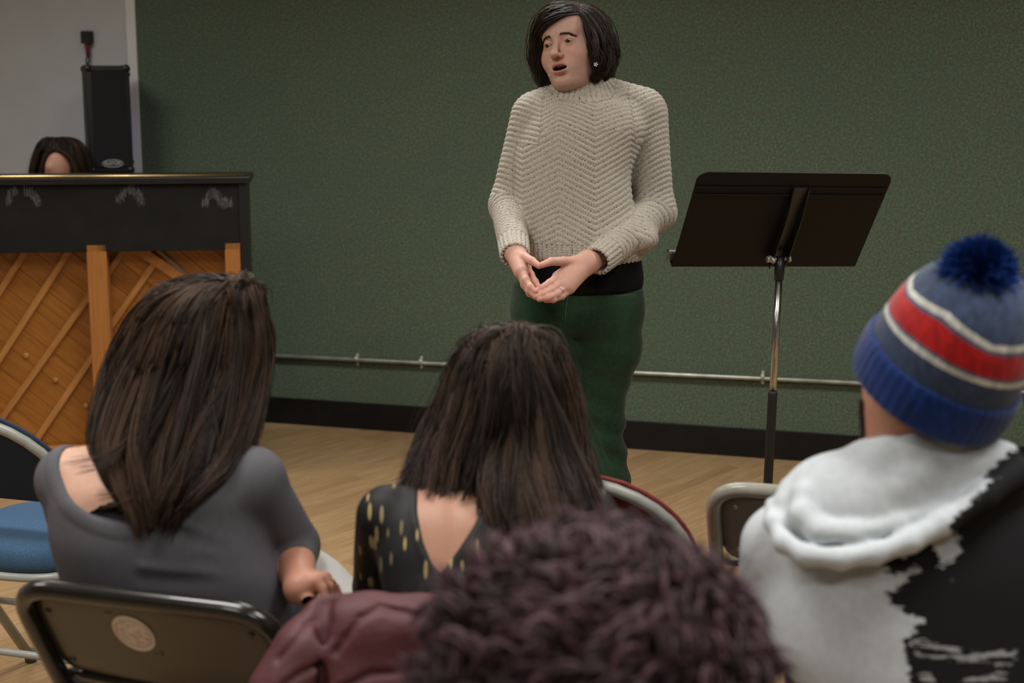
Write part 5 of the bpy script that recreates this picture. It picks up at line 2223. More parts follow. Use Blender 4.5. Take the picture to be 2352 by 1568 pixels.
def w1_top(p):
    d = w1_body(p) - 0.005
    fa = chain(p, [EA, EA * 0.72 + WA1 * 0.28], [0.0435, 0.040])
    d = smin(d, fa, 0.015)
    # drawn folds under the right arm, running to the waist
    d = d + 0.0028 * wa1(p) + 0.0012 * wa2(p)
    for a_, b_, amp, w_ in (((425, 1235, 2.31), (640, 1300, 2.33), 0.008, 0.011), ((470, 1290, 2.31), (640, 1345, 2.33), 0.006, 0.012), ((330, 1330, 2.31), (560, 1350, 2.32), 0.005, 0.012)):
        A, B_ = P(*a_), P(*b_)
        e = rc(p, A, B_, 0, 0)
        d = d + amp * np.exp(-(e / w_) ** 2) - 0.8 * amp * np.exp(-(rc(p, A + [0, 0, 0.018], B_ + [0, 0, 0.018], 0, 0) / w_) ** 2)
    cut = ell(p, cut_c, (206 * m2(2.33), 0.30, 146 * m2(2.33)))
    # the band round the neckline stands a little proud
    d = d - 0.0022 * np.clip(1 - np.abs(cut - 0.013) / 0.012, 0, 1) ** 0.4 * (cut > 0)
    return smax(d, -cut, 0.003)


V, F = surf(w1_top, *bounds([P(70, 1000, 2.3), P(770, 1568, 2.3), P(70, 1000, 2.78), P(770, 1568, 2.78)], 0.02), 0.0040)
M_GREYT = plain('grey_jersey', (0.098, 0.096, 0.108), 0.9, var=0.06, vscale=120, bump=0.12, bscale=600, spec=0.2)
top1 = wobj('knit_top', np_mesh('knit_top', V, F), M_GREYT, w1)
legs_mesh(b_org, w1, M_DENIM, M_SHOEB)
M_HAIR2 = hair_mat('long_brown_hair', (0.008, 0.005, 0.0035), (0.066, 0.037, 0.022), 0.5, 0, 0.2)
rows = [(656, 543, 547, 2.50, 0.004), (648, 500, 566, 2.50, 0.028), (648, 428, 578, 2.51, 0.054), (672, 368, 590, 2.51, 0.078), (714, 322, 602, 2.515, 0.098), (764, 300, 612, 2.515, 0.110), (820, 276, 612, 2.51, 0.112), (880, 256, 602, 2.488, 0.108), (940, 240, 592, 2.462, 0.103), (1000, 232, 574, 2.43, 0.094), (1060, 250, 545, 2.395, 0.078), (1110, 280, 500, 2.365, 0.062), (1160, 312, 450, 2.345, 0.048), (1200, 325, 415, 2.335, 0.036)]
hair_from_rows('hair', rows, 5600, M_HAIR2, w1b, (150, 440), 32, 26, 12, 40, (0.0006, 0.0013), cap=5, twist=-30, rho=(0.93, 1.03), clumps=90, clump=0.85, wave=0.010, wfreq=6, jitter=0.003, end=(0.80, 1.02))
# wisps over the shoulder
wisp = [[(300, 1000, 2.36), (260, 1035, 2.33), (200, 1050, 2.32), (150, 1058, 2.32)], [(290, 1020, 2.36), (262, 1055, 2.33), (215, 1075, 2.32), (170, 1083, 2.32)], [(330, 1060, 2.36), (320, 1100, 2.33), (280, 1130, 2.32), (225, 1140, 2.31)], [(340, 1080, 2.36), (330, 1120, 2.33), (290, 1150, 2.31), (235, 1165, 2.31)]]
Gw = np.array([np.array(smooth_path([P(*q) for q in g_], 5)) for g_ in wisp])
Cs, ts = [], []
rgw = np.random.default_rng(8)
for g_ in Gw:
    for k in range(13):
        o_ = rgw.normal(0, 0.0035, 3)
        spread = np.linspace(0.4, 1.5, len(g_))[:, None]
        Cs.append(g_ + o_ * spread)
        ts.append(rgw.uniform(0.2, 0.7))
wobj('hair_wisps', strands_mesh('hair_wisps', np.array(Cs), np.full(len(Cs), 0.0005), 0.3, 3, np.array(ts)), M_HAIR2, w1b)

# sheet of paper on her lap
M_PAPER = plain('white_paper', (0.90, 0.90, 0.89), 0.8, var=0.02)
PQ = [P(720, 1255, 2.57), P(815, 1330, 2.57), P(856, 1410, 2.46), P(730, 1410, 2.46)]
bm = bmesh.new()
NU, NV = 10, 10
gv = [[None] * (NV + 1) for _ in range(NU + 1)]
for i in range(NU + 1):
    for j in range(NV + 1):
        u, v = i / NU, j / NV
        q = (PQ[0] * (1 - u) + PQ[1] * u) * (1 - v) + (PQ[3] * (1 - u) + PQ[2] * u) * v
        q = q + np.array([0, 0, 0.008 * math.sin(u * 3.1) + 0.004 * math.sin(v * 5)])
        gv[i][j] = bm.verts.new(q)
for i in range(NU):
    for j in range(NV):
        bm.faces.new((gv[i][j], gv[i + 1][j], gv[i + 1][j + 1], gv[i][j + 1])).smooth = True
bmesh.ops.solidify(bm, geom=bm.faces[:], thickness=0.0006)
paper = bm_obj('paper_sheet', bm, M_PAPER)
tag(paper, 'white sheet of paper on the lap of the person in grey', 'paper')

# ------------------------------------------------------------------ woman in the black dress
w2 = empty('person', tuple(chair_pt(coat_org, 0, 0, 0)), 0, 'person seated in a black dress with gold dashes and an open back', 'person')
tw2 = Loft([(1085, 1070, 1190, 2.33, 0.040), (1105, 960, 1290, 2.32, 0.060), (1130, 915, 1330, 2.31, 0.078), (1170, 886, 1355, 2.30, 0.092), (1230, 872, 1360, 2.29, 0.10), (1300, 878, 1345, 2.28, 0.102), (1370, 890, 1335, 2.27, 0.105), (1450, 880, 1345, 2.26, 0.115), (1530, 870, 1365, 2.25, 0.125)], 2.4)
S2, E2_, W2_ = P(892, 1185, 2.295), P(868, 1345, 2.42), P(960, 1400, 2.58)
S3, E3_, W3_ = P(1348, 1185, 2.29), P(1385, 1370, 2.40), P(1290, 1410, 2.56)


def w2_body(p):
    d = tw2(p)
    d = smin(d, rc(p, P(1160, 1000, 2.36), P(1125, 1110, 2.32), 0.048, 0.055), 0.04)
    d = smin(d, chain(p, [S2, E2_, W2_], [0.045, 0.038, 0.028]), 0.02)
    d = smin(d, chain(p, [S3, E3_, W3_], [0.045, 0.038, 0.028]), 0.02)
    # spine hollow
    return d + 0.004 * np.exp(-((p[:, 0] - P(1040, 1200, 2.2)[0]) / 0.012) ** 2)


w2_fn = lambda p: smin(w2_body(p), smin(ell(p, P(1170, 908, 2.385), (0.074, 0.090, 0.098)), rc(p, P(1165, 930, 2.39), P(1135, 1080, 2.35), 0.048, 0.05), 0.03), 0.02)
V, F = surf(w2_fn, *bounds([P(800, 760, 2.15), P(1420, 1568, 2.15), P(800, 760, 2.62), P(1420, 1568, 2.62)], 0.02), 0.0055)
w2b = wobj('body', np_mesh('body', V, F, True, {'tint': np.tile(np.array(WHT, np.float32), (len(V), 1))}), M_SKIN3, w2)
dv_pl = lambda x, y: (P(x, y, 2.20)[0], P(x, y, 2.20)[2])
vpoly = [dv_pl(*q) for q in ((960, 1085), (1125, 1085), (1118, 1150), (1092, 1205), (1052, 1262), (1013, 1312), (992, 1290), (970, 1245), (956, 1195), (952, 1150), (956, 1120))]
npoly = [dv_pl(*q) for q in ((985, 1130), (1012, 1065), (1180, 1055), (1230, 1090), (1125, 1130))]
wd1, wd2 = Wob(40, 7, (1, 1, 0.6)), Wob(90, 6)


def w2_dress(p):
    d = w2_body(p) - 0.006 + 0.003 * wd1(p) + 0.0012 * wd2(p)
    cut = in_poly(p[:, 0], p[:, 2], vpoly)
    cut = np.where(p[:, 1] < 2.33, cut, 1.0)
    c2 = in_poly(p[:, 0], p[:, 2], npoly)
    cut = np.minimum(cut, c2)
    d = d - 0.0025 * np.exp(-((cut - 0.006) / 0.005) ** 2)
    return smax(d, -cut, 0.003)


V, F = surf(w2_dress, *bounds([P(790, 1070, 2.12), P(1430, 1568, 2.12), P(790, 1070, 2.66), P(1430, 1568, 2.66)], 0.02), 0.0048)


def dress_mat():
    t = NT('black_dress_gold_dashes')
    v = t.coords(scale=(88, 14, 19), loc=(0.3, 0.1, 0.2))
    vo = t.n('ShaderNodeTexVoronoi')
    vo.inputs['Scale'].default_value = 1.0
    vo.inputs['Randomness'].default_value = 0.75
    t.l(v, vo.inputs['Vector'])
    m_ = t.ramp(vo.outputs['Distance'], [(0.0, (1, 1, 1)), (0.22, (1, 1, 1)), (0.29, (0, 0, 0))])
    pick = t.ramp(vo.outputs['Color'], [(0.12, (0, 0, 0)), (0.16, (1, 1, 1))])
    m2_ = t.mix(1.0, m_, pick, 'MULTIPLY')
    gold = t.ramp(vo.outputs['Color'], [(0.2, (0.12, 0.10, 0.06)), (0.75, (0.42, 0.31, 0.13))])
    t.base(t.mix(m2_, (0.0085, 0.0085, 0.009, 1), gold))
    t.set(Roughness=0.6, Specular_IOR_Level=0.3)
    return t.m


wobj('dress', np_mesh('dress', V, F), dress_mat(), w2)
legs_mesh(coat_org, w2, M_BLKTR, M_SHOEB, name='skirt')
M_HAIR3 = hair_mat('soft_dark_hair', (0.008, 0.0055, 0.0045), (0.070, 0.042, 0.029), 0.5, 0, 0.2)
rows = [(760, 1180, 1184, 2.36, 0.004), (754, 1150, 1215, 2.365, 0.03), (768, 1100, 1250, 2.37, 0.06), (800, 1062, 1280, 2.375, 0.088), (850, 1036, 1300, 2.38, 0.105), (910, 1018, 1312, 2.38, 0.110), (970, 992, 1322, 2.375, 0.105), (1030, 966, 1335, 2.36, 0.095), (1080, 945, 1352, 2.34, 0.085), (1115, 925, 1368, 2.325, 0.078), (1140, 915, 1378, 2.31, 0.07)]
hair_from_rows('hair', rows, 5200, M_HAIR3, w2b, (130, 410), 30, 24, 21, 110, (0.0006, 0.0013), cap=5, rho=(0.93, 1.03), clumps=80, clump=0.85, wave=0.009, wfreq=6, jitter=0.0035, end=(0.70, 1.02))
rows = [(840, 1190, 1235, 2.292, 0.006), (900, 1172, 1265, 2.286, 0.010), (960, 1152, 1290, 2.283, 0.014), (1030, 1130, 1318, 2.274, 0.020), (1085, 1115, 1347, 2.256, 0.025), (1135, 1110, 1369, 2.236, 0.028), (1185, 1114, 1384, 2.220, 0.028), (1230, 1132, 1380, 2.210, 0.024), (1265, 1170, 1350, 2.205, 0.016)]
hair_from_rows('hair_lock', rows, 2300, M_HAIR3, w2b, (0, 360), 20, 18, 23, 40, (0.0006, 0.0012), rho=(0.85, 1.05), clumps=50, clump=0.85, wave=0.005, wfreq=6, jitter=0.003, end=(0.72, 1.02), inner=0.88)

# ------------------------------------------------------------------ maroon padded coat over her chair back
M_COAT = plain('maroon_nylon', (0.078, 0.016, 0.021), 0.62, var=0.12, vscale=14, bump=0.25, bscale=60, bdist=0.004)
M_ZIP = plain('dark_zip', (0.012, 0.006, 0.007), 0.5)
wc1, wc2 = Wob(48, 7), Wob(110, 7, (1, 1, 1.3))
seam = [P(x, y, d) for x, y, d in ((747, 1388, 2.105), (744, 1430, 2.085), (741, 1490, 2.08), (738, 1568, 2.07), (735, 1640, 2.07))]
quilt = [[P(x, y, 2.06) for x, y in q] for q in (((770, 1500), (795, 1465), (825, 1425), (870, 1405), (930, 1412), (1000, 1420)), ((770, 1585), (850, 1545), (930, 1540), (1010, 1550)), ((640, 1515), (700, 1450), (735, 1435)), ((600, 1600), (690, 1540), (735, 1525)))]


def coat_fn(p):
    d = chain(p, [P(752, 1412, 2.125), P(850, 1425, 2.115), P(960, 1432, 2.10), P(1060, 1440, 2.09)], [0.030, 0.034, 0.034, 0.034], 0.03)
    d = smin(d, chain(p, [P(735, 1420, 2.125), P(700, 1490, 2.10), P(650, 1590, 2.09), P(640, 1680, 2.09)], [0.026, 0.040, 0.044, 0.045], 0.03), 0.014)
    d = smin(d, rc(p, P(700, 1560, 2.10), P(705, 1700, 2.1), 0.045, 0.05), 0.03)
    for x in (800, 870, 940, 1010):
        d = smin(d, rc(p, P(x, 1450, 2.105), P(x - 5, 1700, 2.09), 0.040, 0.050), 0.035)
    d = d + 0.0035 * wc1(p) + 0.0018 * wc2(p)
    d = d + 0.020 * np.exp(-(chain(p, seam, [0] * 5) / 0.012) ** 2)
    for q in quilt:
        d = d + 0.0055 * np.exp(-((chain(p, q, [0] * len(q)) - 0.028) .clip(0) / 0.010) ** 2) * np.exp(-(chain(np.stack([p[:, 0], p[:, 0] * 0, p[:, 2]], 1), [np.array([a[0], 0, a[2]]) for a in q], [0] * len(q)) / 0.0045) ** 2)
    return d


V, F = surf(coat_fn, *bounds([P(590, 1370, 2.02), P(1090, 1680, 2.02), P(590, 1370, 2.2), P(1090, 1680, 2.2)], 0.03), 0.0042)
coat = empty('puffer_coat', tuple(chair_pt(coat_org, 0, -0.2, 0.5)), 0, 'maroon quilted puffer coat hung over a chair back', 'coat')
cb = wobj('coat_body', np_mesh('coat_body', V, F), M_COAT, coat)
bm = bmesh.new()
tube(bm, smooth_path([q + np.array([0, 0.026, -0.006]) for q in seam], 5), 0.010, 8)
bm_obj('zip', bm, M_ZIP, coat, True, True)

# ------------------------------------------------------------------ person in the beanie and hooded sweatshirt
w3 = empty('person', tuple(chair_pt(hood_org, 0, 0, 0)), 0, 'person seated in a black and white hooded sweatshirt and a blue pompom beanie', 'person')
tw3 = Loft([(1035, 1990, 2300, 2.04, 0.050), (1075, 1890, 2400, 2.04, 0.085), (1120, 1825, 2470, 2.04, 0.108), (1180, 1785, 2510, 2.04, 0.125), (1260, 1765, 2530, 2.04, 0.135), (1350, 1752, 2540, 2.04, 0.138), (1450, 1760, 2530, 2.04, 0.140), (1530, 1800, 2520, 2.04, 0.142), (1570, 1815, 2515, 2.04, 0.142)], 2.4)
SH3, EL3, WR3 = P(1800, 1252, 2.05), P(1775, 1440, 2.17), P(1900, 1500, 2.36)
SH4, EL4, WR4 = P(2500, 1245, 2.05), P(2530, 1440, 2.17), P(2380, 1500, 2.36)
head3 = lambda p: smin(ell(p, P(2110, 865, 2.03), (0.078, 0.098, 0.112)), rc(p, P(2085, 930, 1.99), P(2085, 1080, 2.02), 0.057, 0.062), 0.03)


def w3_in(p):
    d = tw3(p) + 0.012
    for a_, b_, c_ in ((SH3, EL3, WR3), (SH4, EL4, WR4)):
        d = smin(d, chain(p, [a_, b_, c_], [0.045, 0.036, 0.028]), 0.02)
    return smin(d, head3(p), 0.03)


V, F = surf(w3_in, *bounds([P(1690, 700, 1.85), P(2580, 1600, 1.85), P(1690, 700, 2.40), P(2580, 1600, 2.40)], 0.02), 0.007)
w3b = wobj('body', np_mesh('body', V, F, True, {'tint': np.tile(np.array((0.86, 0.72, 0.68), np.float32), (len(V), 1))}), M_SKIN2, w3)
# dark hair below the hat edge
M_HAIR4 = hair_mat('short_dark_hair', (0.008, 0.005, 0.004), (0.03, 0.018, 0.012), 0.4)
Cs = []
rg5 = np.random.default_rng(31)
for k in range(420):
    px, py = rg5.uniform(1976, 1990), rg5.uniform(915, 990)
    d = 2.02 + rg5.uniform(-0.02, 0.05)
    a = P(px - (py - 915) * -0.06, py, d)
    Cs.append([a, a + rg5.normal(0, 0.002, 3) + [0, 0, -0.006], a + rg5.normal(0, 0.003, 3) + [0, 0, -0.014]])
wobj('hair', strands_mesh('hair', np.array(Cs), np.full(len(Cs), 0.0007), 0.4, 3, rg5.random(len(Cs))), M_HAIR4, w3b)

wh1, wh2 = Wob(20, 7), Wob(44, 7, (0.6, 0.6, 1.2))
BK = 1.895  # depth of the back of the hood
rim = [P(*q) for q in ((1774, 1160, 1.995), (1776, 1200, 1.955), (1800, 1246, 1.922), (1850, 1275, 1.902), (1930, 1282, 1.890), (2010, 1270, 1.885), (2090, 1243, 1.885), (2170, 1200, 1.89), (2260, 1140, 1.90), (2350, 1080, 1.93))]
rim2 = [P(*q) for q in ((1812, 1120, 2.0), (1800, 1160, 1.98), (1812, 1205, 1.955), (1850, 1240, 1.935))]
fold1 = [P(*q) for q in ((1900, 1105, 1.985), (1850, 1140, 1.958), (1842, 1185, 1.935), (1880, 1220, 1.917), (1960, 1225, 1.905), (2060, 1205, 1.904), (2160, 1165, 1.91))]
fold2 = [P(*q) for q in ((1930, 1120, 1.96), (2000, 1135, 1.935), (2070, 1120, 1.925), (2140, 1090, 1.925), (2230, 1070, 1.935), (2320, 1045, 1.95))]
collar = [P(*q) for q in ((1990, 1040, 1.995), (2040, 1036, 1.96), (2105, 1030, 1.945), (2180, 1026, 1.945), (2250, 1030, 1.955), (2310, 1045, 1.97))]


def hoodie_fn(p):
    d = tw3(p)
    for a_, b_, c_ in ((SH3, EL3, WR3), (SH4, EL4, WR4)):
        d = smin(d, chain(p, [a_, b_, c_], [0.060, 0.054, 0.042], 0.03), 0.03)
    # the hood lying on the back
    hood = ell(p, P(2030, 1165, 1.985), (0.150, 0.078, 0.062))
    hood = smin(hood, ell(p, P(2130, 1110, 1.99), (0.16, 0.078, 0.060)), 0.04)
    hood = smin(hood, rc(p, P(1890, 1150, 2.01), P(1980, 1180, 1.97), 0.052, 0.055), 0.04)
    hood = smin(hood, chain(p, collar, [0.012, 0.016, 0.018, 0.018, 0.016, 0.014], 0.01), 0.03)
    hood = smin(hood, chain(p, rim2, [0.012, 0.014, 0.014, 0.012], 0.01), 0.012)
    hood = smin(hood, chain(p, fold1, [0.014, 0.019, 0.020, 0.019, 0.017, 0.014, 0.008], 0.01), 0.008)
    hood = smin(hood, chain(p, fold2, [0.012, 0.018, 0.021, 0.021, 0.018, 0.012], 0.01), 0.012)
    hood = smin(hood, chain(p, rim, [0.012, 0.0135, 0.015, 0.0155, 0.016, 0.016, 0.016, 0.016, 0.016, 0.016], 0.01), 0.007)
    d = smin(d, hood, 0.004)
    d = d + 0.005 * wh1(p) + 0.0010 * wh2(p)
    for a_, b_, amp in (((1850, 1500, 1.9), (2060, 1400, 1.88), 0.010), ((1830, 1545, 1.9), (2080, 1530, 1.88), 0.006), ((1780, 1390, 1.93), (2000, 1400, 1.88), 0.005)):
        A, B_ = P(*a_), P(*b_)
        d = d + amp * np.exp(-(rc(p, A, B_, 0, 0) / 0.016) ** 2) - amp * np.exp(-(rc(p, A + [0, 0, 0.032], B_ + [0, 0, 0.032], 0, 0) / 0.018) ** 2)
    # shoulder seam
    d = d + 0.003 * np.exp(-(chain(p, [P(1790, 1185, 1.93), P(1748, 1240, 1.94), P(1738, 1330, 1.95)], [0] * 3) / 0.006) ** 2)
    # neck opening
    return smax(d, -rc(p, P(2110, 940, 2.03), P(2100, 1075, 2.03), 0.082, 0.062), 0.008)


V, F = surf(hoodie_fn, *bounds([P(1680, 1005, 1.82), P(2600, 1590, 1.82), P(1680, 1005, 2.42), P(2600, 1590, 2.42)], 0.02), 0.0040)
# printed black area with torn white brushwork: garment coordinates are x (across) and z (up) on the back
gx = lambda x, y: (P(x, y, 1.92)[0], P(x, y, 1.92)[2])
blk = [gx(*q) for q in ((2352, 1035), (2320, 1050), (2270, 1085), (2215, 1130), (2160, 1170), (2150, 1200), (2190, 1235), (2205, 1260), (2160, 1290), (2130, 1240), (2100, 1260), (2060, 1275), (2025, 1290), (2050, 1318), (2110, 1300), (2050, 1345), (2020, 1362), (2060, 1390), (2120, 1412), (2068, 1460), (2082, 1520), (2092, 1620), (2700, 1620), (2700, 1000), (2352, 1000))]
xx, zz = V[:, 0].astype(np.float64), V[:, 2].astype(np.float64)
dist = in_poly(xx, zz, blk).astype(np.float64)
dist[(V[:, 1] > 2.06) & (xx < gx(2100, 1300)[0])] = 0.1
wdist = np.full(len(V), 0.1)
qz = np.stack([xx, zz * 0, zz], 1).astype(np.float32)
for a_, b_, w_ in (((2090, 1462), (2190, 1480), 8), ((2100, 1490), (2290, 1510), 4), ((2225, 1490), (2320, 1496), 5), ((2105, 1540), (2130, 1543), 5), ((2200, 1548), (2300, 1540), 3), ((2280, 1525), (2310, 1522), 2), ((2172, 1322), (2190, 1325), 2), ((2150, 1205), (2190, 1235), 12), ((2175, 1240), (2182, 1275), 9), ((2050, 1325), (2100, 1305), 5)):
    A, B_ = gx(*a_), gx(*b_)
    wdist = np.minimum(wdist, rc(qz, (A[0], 0, A[1]), (B_[0], 0, B_[1]), 0, 0) - w_ * m2(1.92))
wdist[V[:, 1] > 2.03] = 0.1


def hoodie_mat():
    t = NT('hooded_sweatshirt_fleece')
    a, w_ = t.attr('ink'), t.attr('brush')
    n_ = t.noise(t.coords(), 90, 3)
    rag = t.math('MULTIPLY', t.math('SUBTRACT', t.noise(t.coords(scale=(0.6, 1, 1.5)), 55, 5, 0.8), 0.5), 0.045)
    rag2 = t.math('MULTIPLY', t.math('SUBTRACT', t.noise(t.coords(scale=(0.35, 1, 2.2)), 60, 5, 0.8), 0.5), 0.040)
    ink = t.math('LESS_THAN', t.math('ADD', a.outputs['Fac'], rag), 0.0)
    br = t.math('LESS_THAN', t.math('ADD', w_.outputs['Fac'], rag2), 0.0)
    c = t.ramp(n_, [(0.3, (0.50, 0.54, 0.575)), (0.7, (0.57, 0.61, 0.645))])
    dk = t.mix(br, (0.0085, 0.0085, 0.010, 1), (0.30, 0.31, 0.32, 1))
    t.base(t.mix(ink, c, dk))
    t.set(Roughness=0.85, Specular_IOR_Level=0.25)
    t.bump(n_, 0.1, 0.001)
    return t.m


hd = wobj('hooded_sweatshirt', np_mesh('hooded_sweatshirt', V, F, True, {'ink': dist, 'brush': wdist}), hoodie_mat(), w3)
legs_mesh(hood_org, w3, M_JEANS, M_SHOEB)
# a strip of blue denim shows under the hem
V, F = surf(lambda p: boxd(p, chair_pt(hood_org, 0, 0.02, 0.60), (0.17, 0.12, 0.09), None, 0.06), *bounds([chair_pt(hood_org, -0.2, -0.2, 0.48), chair_pt(hood_org, 0.2, 0.2, 0.72)], 0.03), 0.012)
wobj('jeans_waist', np_mesh('jeans_waist', V, F), M_JEANS, w3)

# beanie: turned about an axis leaning back and to the right
hat_o = P(2128, 902, 1.985)
hz = np.array([math.sin(math.radians(20)), -0.36, math.cos(math.radians(20))])
hz /= np.linalg.norm(hz)
hx_ = np.cross(np.array([0, 1, 0]), hz); hx_ /= np.linalg.norm(hx_)
hy_ = np.cross(hz, hx_)
HATM = np.stack([hx_, hy_, hz], 1)


def knit(name, col):
    t = NT(name)
    v = t.coords()
    n_ = t.noise(v, 330, 2)
    n2 = t.noise(t.coords(scale=(1, 1, 0.3)), 120, 3)
    t.base(t.mix(t.ramp(n2, [(0.35, (0, 0, 0)), (0.7, (1, 1, 1))]), tuple(x * 0.72 for x in col), tuple(min(1, x * 1.25) for x in col)))
    t.set(Roughness=0.95, Specular_IOR_Level=0.12, Sheen_Weight=0.25)
    t.bump(n_, 0.5, 0.002)
    return t.m


K_ROY, K_HEA, K_WHI, K_REDK, K_PUR = knit('royal_blue_knit', (0.005, 0.027, 0.145)), knit('heather_blue_knit', (0.040, 0.060, 0.115)), knit('cream_knit', (0.55, 0.56, 0.50)), knit('red_knit', (0.42, 0.012, 0.012)), knit('heather_violet_knit', (0.10, 0.095, 0.16))
# profile: (height along axis, radius); bands by height
prof_h = [(0.008, 0.104), (0.04, 0.1065), (0.075, 0.1065), (0.105, 0.103), (0.135, 0.096), (0.160, 0.085), (0.180, 0.070), (0.194, 0.052), (0.203, 0.032), (0.207, 0.010)]
pp = np.array(smooth_path([np.array(q) for q in prof_h], 26))
NT_, NR = 160, len(pp)
Vh, mats = [], []
for j in range(NT_):
    a = 2 * math.pi * j / NT_
    # four soft gores in the crown
    for (z, r) in pp:
        r = r * 1.0
        g_ = 1 - 0.055 * np.clip((z - 0.12) / 0.06, 0, 1) * (abs(math.cos(2 * (a - 0.10))) ** 6)
        Vh.append(hat_o + HATM @ np.array([r * g_ * math.cos(a), r * g_ * 1.03 * math.sin(a), z]))
Fh_ = grid_faces(NT_, NR, True)
me = np_mesh('beanie', np.array(Vh), Fh_, True)
bands = [(0.086, 1), (0.095, 2), (0.100, 4), (0.136, 3), (0.142, 4), (0.151, 2), (9, 1)]
for m_ in (K_ROY, K_HEA, K_WHI, K_REDK, K_PUR):
    me.materials.append(m_)
mi = np.zeros(len(Fh_), np.int32)
for k, f in enumerate(Fh_):
    j, i = f[0] // NR, f[0] % NR
    a = 2 * math.pi * (j + 0.5) / NT_
    z = (pp[i][0] + pp[i + 1][0]) / 2
    # the stripes dip to a point at the gore seams
    s_ = abs(((a - 0.10 + math.pi / 4) % (math.pi / 2)) - math.pi / 4) / (math.pi / 4)
    zz_ = z + 0.012 * (1 - s_) * np.clip((z - 0.09) / 0.05, 0, 1) - 0.002
    for lim, b in bands:
        if zz_ < lim:
            mi[k] = b
            break
me.polygons.foreach_set('material_index', mi)
beanie = link('beanie', me, None, w3, True)
beanie['label'] = 'blue knitted hat with a red and two white stripes'
# turned-up cuff
cpf = [(0.006, 0.102), (0.0, 0.106), (0.002, 0.1115), (0.015, 0.1135), (0.040, 0.1140), (0.055, 0.1125), (0.060, 0.109), (0.057, 0.105)]
cpp = np.array(smooth_path([np.array(q) for q in cpf], 5))
Vc = []
for j in range(NT_):
    a = 2 * math.pi * j / NT_
    for (z, r) in cpp:
        rr_ = r * 1.005 + 0.0009 * math.sin(a * 48)
        # lower at the nape, higher at the front
        Vc.append(hat_o + HATM @ np.array([rr_ * math.cos(a), rr_ * 1.03 * math.sin(a), z + 0.006 * math.sin(a)]))
wobj('cuff', np_mesh('cuff', np.array(Vc), grid_faces(NT_, len(cpp), True)), K_ROY, beanie)
tg_c = P(1997, 777, 1.985)
bm = bmesh.new()
box(bm, tuple(tg_c - [0.006, 0.004, 0.006]), tuple(tg_c + [0.006, 0.004, 0.006]), 0.002)
bm_obj('tag', bm, K_WHI, beanie, False, True)
# pompom: a ball of cut yarn
pc_ = P(2248, 630, 1.885)
rg6 = np.random.default_rng(77)
nP = 5200
dirs = rg6.normal(size=(nP, 3))
dirs /= np.linalg.norm(dirs, axis=1)[:, None]
RP_ = 80 * m2(1.885)
ln = RP_ * rg6.uniform(0.88, 1.03, nP)
bend = rg6.normal(0, 0.006, (nP, 3))
tt = np.linspace(0.35, 1, 5)
C = pc_ + dirs[:, None, :] * (ln[:, None] * tt[None])[..., None] + bend[:, None, :] * (tt[None, :, None] ** 2)
M_POM = hair_mat('royal_blue_yarn', (0.003, 0.014, 0.085), (0.010, 0.050, 0.25), 0.9, 0, 0.1)
wobj('pompom', strands_mesh('pompom', C, np.full(nP, 0.00115), 0.8, 3, rg6.random(nP)), M_POM, beanie)

# ------------------------------------------------------------------ person with curly hair in the foreground
w4 = empty('person', tuple(curl_org), 0, 'person with a big mass of dark plum curls close to the camera', 'person')
hc = P(1365, 1512, 1.36)
crn = lambda y, z: chair_pt(curl_org, 0, y, z)
nb_ = np.array([hc[0], hc[1] - 0.02, hc[2] - 0.17])


def w4_fn(p):
    d = ell(p, hc + [0, 0.01, -0.015], (0.078, 0.097, 0.112))
    d = smin(d, rc(p, hc - [0, 0.01, 0.05], nb_, 0.052, 0.056), 0.03)
    d = smin(d, ell(p, nb_ - [0, 0, 0.30], (0.19, 0.115, 0.28)), 0.05)
    return d


V, F = surf(w4_fn, *bounds([hc + [0.25, 0.15, 0.15], [hc[0] - 0.25, hc[1] - 0.2, 0.5]], 0.0), 0.008)
w4b = wobj('body', np_mesh('body', V, F, True, {'tint': np.tile(np.array((0.8, 0.7, 0.66), np.float32), (len(V), 1))}), M_SKIN3, w4)
def w4_shirt(p):
    d = smin(ell(p, nb_ - [0, 0, 0.30], (0.20, 0.125, 0.285)), rc(p, nb_ - [0.17, 0, 0.10], nb_ + [-0.20, 0.05, -0.38], 0.06, 0.05), 0.03)
    d = smin(d, rc(p, nb_ - [-0.17, 0, 0.10], nb_ + [0.20, 0.05, -0.38], 0.06, 0.05), 0.03)
    return smax(d + 0.004 * wh1(p), -sph(p, nb_ + [0, 0.01, 0.02], 0.075), 0.006)
V, F = surf(w4_shirt, *bounds([nb_ + [0.3, 0.2, 0.05], nb_ - [0.3, 0.2, 0.62]], 0.0), 0.008)
wobj('shirt', np_mesh('shirt', V, F), plain('charcoal_shirt', (0.02, 0.02, 0.022), 0.9), w4)
legs_mesh(curl_org, w4, M_BLKTR, M_SHOEB)
rg7 = np.random.default_rng(15)
nC = 1000
dirs = rg7.normal(size=(nC * 2, 3))
dirs /= np.linalg.norm(dirs, axis=1)[:, None]
dirs = dirs[(dirs[:, 2] > -0.75) & ~((dirs[:, 1] > 0.62) & (dirs[:, 2] < 0.35))][:nC]
nC = len(dirs)
TT = 34
t_ = np.linspace(0, 1, TT)
env_r = np.stack([0.172 * np.ones(nC), 0.155 * np.ones(nC), 0.142 * np.ones(nC)], 1)
lump = 1 + 0.055 * Wob(9, 6)(dirs.astype(np.float32) * 1.0)[:, None] + rg7.normal(0, 0.045, (nC, 1))
root_p = hc + dirs * np.array([0.078, 0.095, 0.108])
tip_p = hc + dirs * env_r * lump
droop = np.stack([np.zeros(nC), np.zeros(nC), -0.035 * rg7.uniform(0.3, 1.0, nC)], 1)
base_l = root_p[:, None] * (1 - t_[None, :, None]) + tip_p[:, None] * t_[None, :, None] + droop[:, None] * (t_ ** 2)[None, :, None]
tan = (tip_p - root_p) + droop
